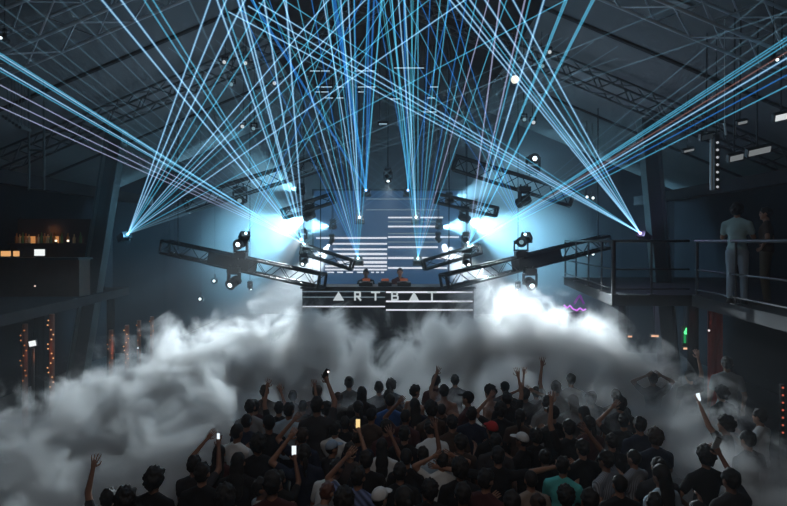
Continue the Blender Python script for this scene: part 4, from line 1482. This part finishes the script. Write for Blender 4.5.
# --- people who can be told apart (face turned to the stage unless said)
R_ = math.radians
W = 'in front of the smoke'
A = {}
LIST = [
    # key, px, top of head, pose, shirt, hair, rot, label, extra
    ('p1', 125, 488, 'stand', 'black', 'curly', 0, 'dark curly-haired person coming out of the smoke at the lower left corner', {}),
    ('p2', 108, 488, 'left_up', 'charcoal', 'short', 0.1, 'person deep in the left smoke with one hand raised', {}),
    ('p3', 154, 468, 'stand', 'black', 'curly', -0.2, 'dark shape of a person at the lower edge of the left smoke', {}),
    ('p4', 194, 455, 'phone_right', 'charcoal', 'short', -0.2, 'person in the left smoke holding up a glinting phone', {}),
    ('p5', 225, 485, 'fwd', 'black', 'curly', 0.3, 'person with a big dark head of hair at the bottom, left of the white-shirted profile', {}),
    ('p6', 261, 477, 'fwd', 'white', 'short', -1.1, 'person in white seen in profile at the bottom left of the crowd', {}),
    ('p7', 202, 462, 'stand', 'black', 'short', 0, 'dark silhouette at the left end of the crowd below the glinting phone', {}),
    ('p8', 250, 399, 'stand', 'grey', 'short', 0, 'blurred head half swallowed by the left smoke', {}),
    ('p9', 237, 423, 'fwd', 'white', 'cropped', -0.4, 'dark-haired person with a pale shoulder at the edge of the left smoke', {}),
    ('p10', 258, 434, 'stand', 'black', 'curly', 0.2, 'round dark-haired person in black right of the pale-shouldered one', {}),
    ('p11', 269, 415, 'fwd', 'black', 'cap black', 0.5, 'person in a black cap just below the pale blue shirt on the left', {}),
    ('p12', 279, 401, 'left_up', 'black', 'short', 0.1, 'dark-haired person with one hand raised high, left of the pale blue shirt', {}),
    ('p13', 289, 402, 'stand', 'pale blue', 'short', -0.2, 'person in a pale blue shirt in the left half of the crowd', {}),
    ('p14', 303, 400, 'both_up', 'black', 'short', 0, 'blurred person with raised bent arms right of the pale blue shirt', {}),
    ('p16', 317, 396, 'right_reach', 'charcoal', 'short', -0.1, 'blurred person holding up a phone with a pink flash', {}),
    ('p17', 327, 402, 'stand', 'black', 'curly', 0, 'dark silhouette below the phone with the pink flash', {}),
    ('p18', 349, 376, 'hip', 'charcoal', 'bun', 0.2, 'blurred person with elbows out, hair tied up, against the middle smoke', {}),
    ('p19', 362, 386, 'stand', 'black', 'long', 0, 'woman with long dark hair standing against the middle smoke', {}),
    ('p20', 322, 418, 'stand', 'black', 'curly', 0, 'broad dark silhouette left of the pair with a white shoulder', {}),
    ('p21', 335, 421, 'fwd', 'white', 'short', -0.3, 'person with a white shoulder left of the warm lit phone', {}),
    ('p22', 345, 416, 'stand', 'black', 'short', 0.1, 'dark-haired person in black just left of the warm lit phone', {}),
    ('p23', 350, 442, 'phone_right', 'brown', 'short', 0.15, 'person holding up the phone with the warm yellow screen', {}),
    ('p24', 379, 381, 'stand', 'charcoal', 'short', 0, 'blurred head left of two against the middle smoke, behind the blue shirt', {}),
    ('p25', 391, 379, 'stand', 'navy', 'curly', 0, 'blurred dark head right of two against the middle smoke, behind the blue shirt', {}),
    ('p26', 390, 393, 'stand', 'blue', 'cropped', 0, 'person in a deep blue shirt in the middle of the crowd', {}),
    ('p27', 415, 384, 'stand', None, 'short', -0.9, 'bare-chested dark-haired person turned right against the middle smoke', {}),
    ('p28', 436, 374, 'stand', 'maroon', 'short', 0, 'blurred tall person in dull red at the back of the middle smoke', {}),
    ('p29', 444, 384, 'left_reach', None, 'short', 0.1, 'bare-backed dark-haired person left of the gap in the middle', {}),
    ('p30', 431, 401, 'fwd', 'brown', 'curly', 0.4, 'person in brown in front of the bare-backed person', {}),
    ('p31', 455, 374, 'stand', 'charcoal', 'short', 0, 'faint lone head far in the bluish smoke', {}),
    ('p32', 436, 422, 'lean', 'white', 'short', 0.2, 'person bending forward in a broad white shirt right of the middle', {}),
    ('p38', 468, 391, 'fwd', 'maroon', 'cap black', 0.9, 'blurred person in a cap turned left beside the bluish gap', {}),
    ('p33', 490, 385, 'stand', None, 'curly', 0.9, 'curly-haired bare-shouldered person turned left against the bright smoke', {}),
    ('p34', 505, 381, 'stand', 'charcoal', 'cap black', 0, 'blurred person in a cap behind the one with a raised forearm', {}),
    ('p35', 507, 391, 'right_up', 'black', 'short', 0, 'dark person with a forearm raised beside the head, against the bright smoke', {}),
    ('p37', 525, 387, 'head', 'charcoal', 'short', 0, 'person with both hands at the head against the bright smoke', {}),
    ('p39', 536, 386, 'left_up', 'grey', 'short', 0.15, 'pale blurred person with one arm thrust up into the brightest smoke', {}),
    ('p40', 492, 421, 'fwd', 'black', 'cap red light', 0.3, 'person with a red cap painted for a small red light, mid crowd', {}),
    ('p41', 536, 429, 'stand', 'black', 'curly', 0, 'round black head right of the white-capped face', {}),
    ('p42', 522, 432, 'fwd', 'black', 'cap white', 0.8, 'person in a white cap turned left, beside the round black head', {}),
    ('p43', 569, 419, 'left_up', 'black', 'short', 0.2, 'person right of the middle with a dark arm stretched up left', {}),
    ('p44', 547, 395, 'stand', 'grey', 'short', 0, 'blurred grey figure behind the dark stretched arm', {}),
    ('p45', 553, 405, 'fwd', 'black', 'cap black', 0.4, 'person in a glinting black cap just left of the dark stretched arm', {}),
    ('p46', 571, 373, 'stand', 'grey', 'short', 0, 'pale ghostly head deep in the right smoke', {}),
    ('p47', 556, 380, 'left_up', 'grey', 'short', 0, 'pale ghostly person with a raised hand in the brightest smoke', {}),
    ('p48', 620, 396, 'stand', 'charcoal', 'curly', 0, 'large blurred head alone in the right smoke', {}),
    ('p50', 722, 386, 'stand', 'black', 'curly', 0.3, 'person with bushy black hair in front of the grey shirt on the right', {}),
    ('p51', 727, 356, 'stand', 'grey', 'short', -0.3, 'person in a grey shirt in the dark under the right gallery', {'pref': 10.6}),
    ('p52', 726, 416, 'left_reach', 'black', 'curly', 0.9, 'person on the right stretching an arm left with a lit phone', {}),
    ('p53', 760, 408, 'fwd', 'white', 'short', 0.6, 'person in white with a dark strap at the right edge of the crowd', {}),
    ('p54', 748, 430, 'stand', 'charcoal', 'short', 0.3, 'dark-haired person in front of the white shirt with a strap', {}),
    ('p55', 706, 446, 'hip', 'black', 'curly', 0.1, 'broad person in a black T-shirt with curly hair at the lower right', {}),
    ('p56', 731, 468, 'phone_right', 'charcoal', 'short', 0.2, 'person lost in the right smoke with only a glinting phone showing', {}),
    ('p57', 698, 500, 'stand', 'black', 'cropped', 0, 'person at the bottom edge with sunglasses pushed up on the head', {}),
    ('p58', 634, 449, 'fwd', 'striped grey', 'cropped', 0.5, 'person in a striped grey shirt turned left at the lower right', {}),
    ('p59', 620, 474, 'fwd', 'black', 'cropped', 0.0, 'dark person with a glinting crown in front of the striped shirts', {}),
    ('p60', 661, 464, 'stand', 'pale blue', 'long', 0.4, 'woman with long dark hair over a pale top at the lower right', {}),
    ('p61', 640, 416, 'stand', 'navy', 'short', 0, 'broad-shouldered dark person alone in front of the right smoke', {}),
    ('p62', 612, 433, 'stand', 'black', 'short', 0.1, 'dark-haired person left of the broad-shouldered one', {}),
    ('p63', 606, 450, 'right_reach', 'striped grey', 'short', 0.6, 'person in a striped shirt with a bare forearm raised to the forehead', {}),
    ('p64', 563, 456, 'fwd', 'turquoise', 'short', -0.5, 'person in a turquoise shirt right of the middle', {}),
    ('p65', 566, 486, 'stand', 'black', 'curly', 0, 'round dark head at the bottom in front of the turquoise shirt', {}),
    ('p66', 531, 470, 'stand', 'beige', 'cropped', 0.1, 'person in a beige shirt with a shining head, left of the turquoise shirt', {}),
    ('p67', 498, 446, 'hug', 'black', 'short', 0, 'person in black with both arms around the neighbours right of the middle', {}),
    ('p68', 486, 468, 'fwd', 'maroon', 'short', -0.7, 'person in dull red just left in front of the outspread arms', {}),
    ('p69', 460, 458, 'stand', 'black', 'curly', 0, 'dark silhouette left of the outspread arms', {}),
    ('p70', 463, 482, 'stand', 'pink', 'short', 0, 'person in a pinkish top at the bottom right of the middle', {}),
    ('p71', 442, 451, 'head', 'white', 'short', 0.2, 'round-headed person in white, both hands at the head, below the bent white back', {}),
    ('p73', 382, 438, 'stand', 'white', 'long', 0, 'long dark-haired woman in a white top in the middle of the crowd', {}),
    ('p74', 366, 450, 'stand', 'black', 'short', 0.3, 'dark person between the white top and the checked shirt', {}),
    ('p75', 358, 466, 'bent_left', 'blue checked', 'short', -0.3, 'person in a blue checked shirt left of the middle', {}),
    ('p76', 380, 487, 'stand', 'white', 'cap white', -0.6, 'person in a white cap at the bottom in the middle', {}),
    ('p77', 423, 446, 'both_up', 'pale blue', 'short', 0.1, 'person in pale blue raising both arms in the middle of the crowd', {}),
    ('p78', 430, 480, 'stand', 'black', 'curly', 0, 'dark head at the bottom in front of the raised pale blue arms', {}),
    ('p79', 279, 470, 'phone_right', 'black', 'short', 0, 'person in black holding up the phone with the bright white screen', {}),
    ('p80', 332, 440, 'fwd', 'charcoal', 'cap blue grey', -0.9, 'person in a blue grey cap turned right, left of the middle', {}),
    ('p81', 318, 460, 'lean', 'white', 'short', -0.6, 'person leaning right in a white shirt below the blue grey cap', {}),
    ('p82', 312, 486, 'lean', 'grey', 'short', -0.4, 'reddish-haired person leaning in a pale grey shirt at the bottom', {'haircol': 'reddish'}),
    ('p84', 272, 470, 'stand', 'maroon', 'short', 0.2, 'person in dull red below the bright white phone', {}),
    ('p85', 238, 452, 'stand', 'black', 'long', 0, 'long-haired dark figure left of the bright white phone', {}),
    ('p86', 400, 462, 'stand', 'black', 'short', 0, 'person in black directly in front of the long-haired woman in white', {}),
    ('p87', 404, 486, 'fwd', 'beige', 'ponytail', 0.3, 'person with a ponytail and beige top at the bottom in the middle', {}),
    ('p88', 512, 490, 'stand', 'black', 'short', 0, 'dark head at the bottom left in front of the beige shirt', {}),
    ('p89', 590, 488, 'stand', 'charcoal', 'short', 0, 'dark head at the bottom between turquoise and striped shirts', {}),
    ('p90', 344, 488, 'stand', 'navy', 'curly', 0, 'dark head at the bottom between checked shirt and pale grey back', {}),
    ('p91', 545, 449, 'stand', 'black', 'bun', 0, 'dark head with a bun just left behind the turquoise shirt', {}),
    ('p92', 655, 492, 'fwd', 'maroon', 'short', -0.4, 'person in dull red at the bottom in front of the woman in the pale top', {}),
    ('p93', 690, 370, 'right_up', 'charcoal', 'short', 0, 'dim person with a raised arm under the green neon sign', {}),
    ('p94', 653, 372, 'head', 'charcoal', 'short', 0, 'dim person with hands at the head at the right end of the smoke', {}),
    ('p95', 668, 366, 'stand', 'black', 'short', 0, 'dim figure standing between the smoke and the green neon sign', {}),
]
for key, px, top, pose, shirt, hair, rot, label, kw in sorted(LIST, key=lambda r: -r[2]):
    A[key] = place(px, top, pose, shirt, hair, rot, label, **kw) if 'haircol' in kw or 'pref' in kw else place(px, top, pose, shirt, hair, rot, label)

phone(A['p4'], 'phone_right', 1, 'glinting phone in the hand of a person in the left smoke', PHONE_ON, k=0.5)
phone(A['p16'], 'right_reach', 1, 'phone with a pinkish flash against the middle smoke', None, True, 0.5)
phone(A['p23'], 'phone_right', 1, 'phone with a warm yellow screen, left of the middle', PHONE_WARM, k=0.8)
phone(A['p79'], 'phone_right', 1, 'phone with the brightest white screen, in the left part of the crowd', PHONE_ON, k=0.78)
phone(A['p52'], 'left_reach', -1, 'lit phone at the end of an arm stretched left over the right smoke', PHONE_ON, tilt=-0.2, k=0.8)
phone(A['p56'], 'phone_right', 1, 'faint phone glinting in the lower right smoke', mat('phone_back', (0.3, 0.32, 0.33), 0.3), tilt=0.4)

# --- the packed crowd between them: described by the neighbour they stand next to
LAND = [('p6', 'the white-shirted profile'), ('p13', 'the pale blue shirt'), ('p26', 'the deep blue shirt'), ('p32', 'the bent white back'), ('p64', 'the turquoise shirt'),
        ('p73', 'the long-haired woman in white'), ('p77', 'the raised pale blue arms'), ('p67', 'the outspread arms'), ('p80', 'the blue grey cap'), ('p82', 'the pale grey back'),
        ('p58', 'the striped grey shirt'), ('p61', 'the broad-shouldered person'), ('p40', 'the red-light cap'), ('p23', 'the warm lit phone'), ('p79', 'the bright white phone'),
        ('p55', 'the broad black T-shirt'), ('p66', 'the beige shirt'), ('p75', 'the checked shirt'), ('p42', 'the white-capped face'), ('p60', 'the woman in the pale top'),
        ('p9', 'the pale-shouldered person'), ('p19', 'the long-haired woman against the smoke'), ('p37', 'the hands-at-head person'), ('p43', 'the dark stretched arm'),
        ('p76', 'the bottom white cap'), ('p53', 'the white shirt with a strap')]
HN = {'short': 'short-haired', 'curly': 'curly-haired', 'cropped': 'crop-haired', 'long': 'long-haired', 'bun': 'bun-haired', 'ponytail': 'pony-tailed', 'cap black': 'black-capped'}
PN = {'stand': '', 'fwd': ', arms folded', 'hip': ', elbows out', 'bent_left': ', arm overhead', 'head': ', hands at head', 'right_up': ', arm up'}
used = set()


def filler_label(x, y, shirt, hair, pose):
    cand = sorted(LAND, key=lambda l: (A[l[0]].location.x - x) ** 2 + (A[l[0]].location.y - y) ** 2)
    for key, nm in cand[:6]:
        a = A[key].location
        dx, dy = x - a.x, y - a.y
        if abs(dx) > 1.3 * abs(dy):
            rel = 'right of' if dx > 0 else 'left of'
        elif abs(dy) > 1.3 * abs(dx):
            rel = 'behind' if dy > 0 else 'in front of'
        else:
            rel = ('behind and ' if dy > 0 else 'in front and ') + ('right of' if dx > 0 else 'left of')
        s = '%s person in %s%s, %s %s' % (HN[hair], 'dull red' if shirt == 'maroon' else shirt, PN[pose], rel, nm)
        if s not in used:
            used.add(s)
            return s
    return None


rnd = random.Random(5)
n = 0
cand = []
for i in range(5000):
    y = 5.1 + 4.6 * rnd.random() ** 0.9
    cand.append((rnd.uniform(-4.0, 4.2), y))
for x, y in cand:
    px = 393.5 + F * x / y
    lim = 185 + (y - 5) * 16
    if not lim < px < 690 - (y - 5) * 14:
        continue
    if min(math.hypot(x - a, y - b) for a, b in PEOPLE) < 0.40:
        continue
    shirt = rnd.choice(['black', 'black', 'black', 'charcoal', 'maroon', 'navy', 'brown'])
    hair = rnd.choice(['short', 'short', 'curly', 'cropped', 'long', 'bun', 'ponytail', 'cap black', 'short'])
    pose = rnd.choice(['stand', 'stand', 'stand', 'fwd', 'fwd', 'hip', 'bent_left'])
    sc = rnd.uniform(0.90, 0.985)
    lab = filler_label(x, y, shirt, hair, pose)
    if lab is None:
        continue
    person(x, y, 0, sc, pose, shirt, hair, rnd.uniform(-0.5, 0.5), lab, 'dark figures of the packed crowd', haircol=rnd.choice(['black', 'black', 'brown']))
    n += 1
print('fillers', n, 'people', NP[0])

# --- people on the right gallery and behind the booth
Y = 9.9
x = (737 - 393.5) * Y / F
g1 = person(x, Y, DZ, 1.0, 'fwd', 'teal grey', 'curly', 2.6, 'person in a pale teal shirt leaning by the right gallery railing', pants=cloth('jeans_pale', (0.30, 0.36, 0.42)))
g1.rotation_euler.z = -0.7
x = (766 - 393.5) * 9.7 / F
person(x, 9.7, DZ, 0.96, 'hip', 'brown', 'short', 0.9, 'person in brown standing on the right gallery, right of the pale teal shirt')
d1, d2 = P(366, 272, 16.75), P(400, 271, 16.75)
person(d1.x, 16.75, 1.5, (d1.z + 0.1 - 1.5) / HT, 'fwd', 'black', 'short', math.pi, 'performer in black behind the booth, left of two')
person(d2.x, 16.75, 1.5, (d2.z + 0.1 - 1.5) / HT, 'fwd', 'maroon', 'cropped', math.pi, 'performer in dull red behind the booth, right of two')
lamp('booth_light', 'SPOT', P(400, 230, 15.4), 20, (1.0, 0.45, 0.35), P(398, 280, 16.7), size=0.08, angle=24)

# ------------------------------------------------------------------ smoke rolling off the stage over the crowd
# (x, y, z, half widths, density weight)
def puff(px, py, Y, rx, ry, rz, k=1.0):
    """a billow whose top is seen at (px, py)"""
    p = P(px, py, Y)
    return (p.x, Y, p.z - rz * 0.62, rx, ry, rz, k)


PUFFS = [
    puff(8, 402, 8.6, 1.5, 1.2, 1.3, 0.55), puff(60, 392, 8.8, 1.6, 1.3, 1.4, 0.7), puff(115, 370, 9.6, 1.7, 1.4, 1.6, 0.95), puff(40, 430, 7.4, 1.6, 1.2, 1.2, 0.55),
    puff(165, 356, 10.6, 1.7, 1.4, 1.8, 1.1), puff(205, 335, 11.4, 1.6, 1.3, 1.9, 1.25), puff(250, 330, 12.2, 1.5, 1.2, 1.9, 1.2), puff(292, 318, 12.8, 1.3, 1.0, 1.9, 1.15),
    puff(322, 313, 13.0, 1.1, 0.9, 1.9, 1.15), puff(360, 332, 12.8, 1.3, 0.9, 1.7, 0.95), puff(400, 338, 12.6, 1.4, 0.9, 1.6, 0.95), puff(440, 322, 12.8, 1.3, 0.9, 1.8, 1.1),
    puff(486, 301, 12.9, 1.4, 1.0, 2.1, 1.25), puff(535, 316, 12.4, 1.6, 1.2, 2.0, 1.4), puff(580, 332, 11.8, 1.6, 1.3, 1.9, 1.4), puff(622, 356, 11.0, 1.5, 1.3, 1.6, 1.25),
    puff(662, 388, 9.6, 1.3, 1.0, 1.2, 0.85), puff(705, 398, 8.4, 1.0, 0.8, 1.0, 0.8), puff(745, 436, 7.2, 1.0, 0.8, 0.9, 0.75), puff(690, 440, 7.6, 1.0, 0.8, 0.9, 0.5),
    puff(130, 420, 8.2, 1.6, 1.3, 1.5, 0.8), puff(195, 385, 9.4, 1.4, 1.2, 1.6, 0.9), puff(785, 470, 6.4, 0.8, 0.7, 0.8, 0.5), puff(20, 470, 6.4, 1.2, 0.9, 0.9, 0.45),
    puff(270, 372, 10.6, 1.5, 1.3, 1.3, 0.62), puff(345, 366, 11.0, 1.5, 1.3, 1.3, 0.58), puff(430, 364, 11.0, 1.6, 1.3, 1.3, 0.58), puff(515, 362, 10.8, 1.5, 1.4, 1.4, 0.66), puff(112, 470, 5.9, 0.8, 0.5, 0.7, 0.42),
    puff(300, 388, 9.5, 1.3, 1.0, 1.0, 0.50), puff(375, 384, 9.9, 1.3, 1.0, 1.0, 0.5), puff(450, 382, 9.9, 1.3, 1.0, 1.0, 0.5), puff(520, 380, 9.8, 1.2, 1.0, 1.1, 0.55), puff(585, 396, 9.0, 1.2, 1.0, 1.1, 0.6), puff(590, 384, 9.8, 1.3, 1.3, 1.3, 0.7),
]
mb = MB()
for x, y, z, a, b, c, k in PUFFS:
    mb.ball((x, y, z), (a * 1.02, b * 1.02, c * 1.02), sub=3)
hull = voxel(mb, 0.22, 2, 0.5)
hull.v = [Vector((v.x, v.y, max(v.z, 0.03))) for v in hull.v]
SM = bpy.data.materials.new('smoke')
SM.use_nodes = True
nt = SM.node_tree
nt.nodes.clear()


def nn(t, **kw):
    n_ = nt.nodes.new(t)
    for a, b in kw.items():
        setattr(n_, a, b)
    return n_


def mth(op, a, b=None, c=None, clamp=False):
    n_ = nn('ShaderNodeMath', operation=op)
    n_.use_clamp = clamp
    for i, v in enumerate((a, b, c)):
        if v is None:
            continue
        if isinstance(v, (int, float)):
            n_.inputs[i].default_value = v
        else:
            nt.links.new(v, n_.inputs[i])
    return n_.outputs[0]


def vmth(op, a, b):
    n_ = nn('ShaderNodeVectorMath', operation=op)
    for i, v in enumerate((a, b)):
        if isinstance(v, tuple):
            n_.inputs[i].default_value = v
        else:
            nt.links.new(v, n_.inputs[i])
    return n_


pos = nn('ShaderNodeNewGeometry').outputs['Position']
acc = None
for x, y, z, a, b, c, k in PUFFS:
    q = vmth('MULTIPLY', vmth('SUBTRACT', pos, (x, y, z)).outputs[0], (1 / a, 1 / b, 1 / c)).outputs[0]
    L = nn('ShaderNodeVectorMath', operation='LENGTH')
    nt.links.new(q, L.inputs[0])
    v = mth('MULTIPLY', mth('SUBTRACT', 1.0, L.outputs['Value'], clamp=True), k)
    acc = v if acc is None else mth('SMOOTH_MAX', acc, v, 0.15)
big = nn('ShaderNodeTexNoise')
big.inputs['Scale'].default_value = 1.15
big.inputs['Detail'].default_value = 8
big.inputs['Roughness'].default_value = 0.68
big.inputs['Distortion'].default_value = 0.5
nt.links.new(pos, big.inputs['Vector'])
shape = mth('ADD', mth('MULTIPLY', acc, 1.2), mth('MULTIPLY_ADD', big.outputs[0], 3.0, -1.85))
SMOKE_DENSITY = 11.0
dens = mth('MULTIPLY', mth('MULTIPLY', mth('MAXIMUM', mth('MINIMUM', shape, 1.0), 0.0), mth('MULTIPLY', acc, 2.2, clamp=True)), SMOKE_DENSITY)
sc_ = nn('ShaderNodeVolumeScatter')
sc_.inputs['Color'].default_value = (0.93, 0.94, 0.95, 1)
sc_.inputs['Anisotropy'].default_value = 0.1
nt.links.new(dens, sc_.inputs['Density'])
out = nn('ShaderNodeOutputMaterial')
nt.links.new(sc_.outputs[0], out.inputs['Volume'])
SM.cycles.volume_step_rate = 1.0
o = hull.build('smoke', SM, None, True)
tag(o, 'billowing white stage smoke rolling out over the crowd', 'smoke', kind='stuff')
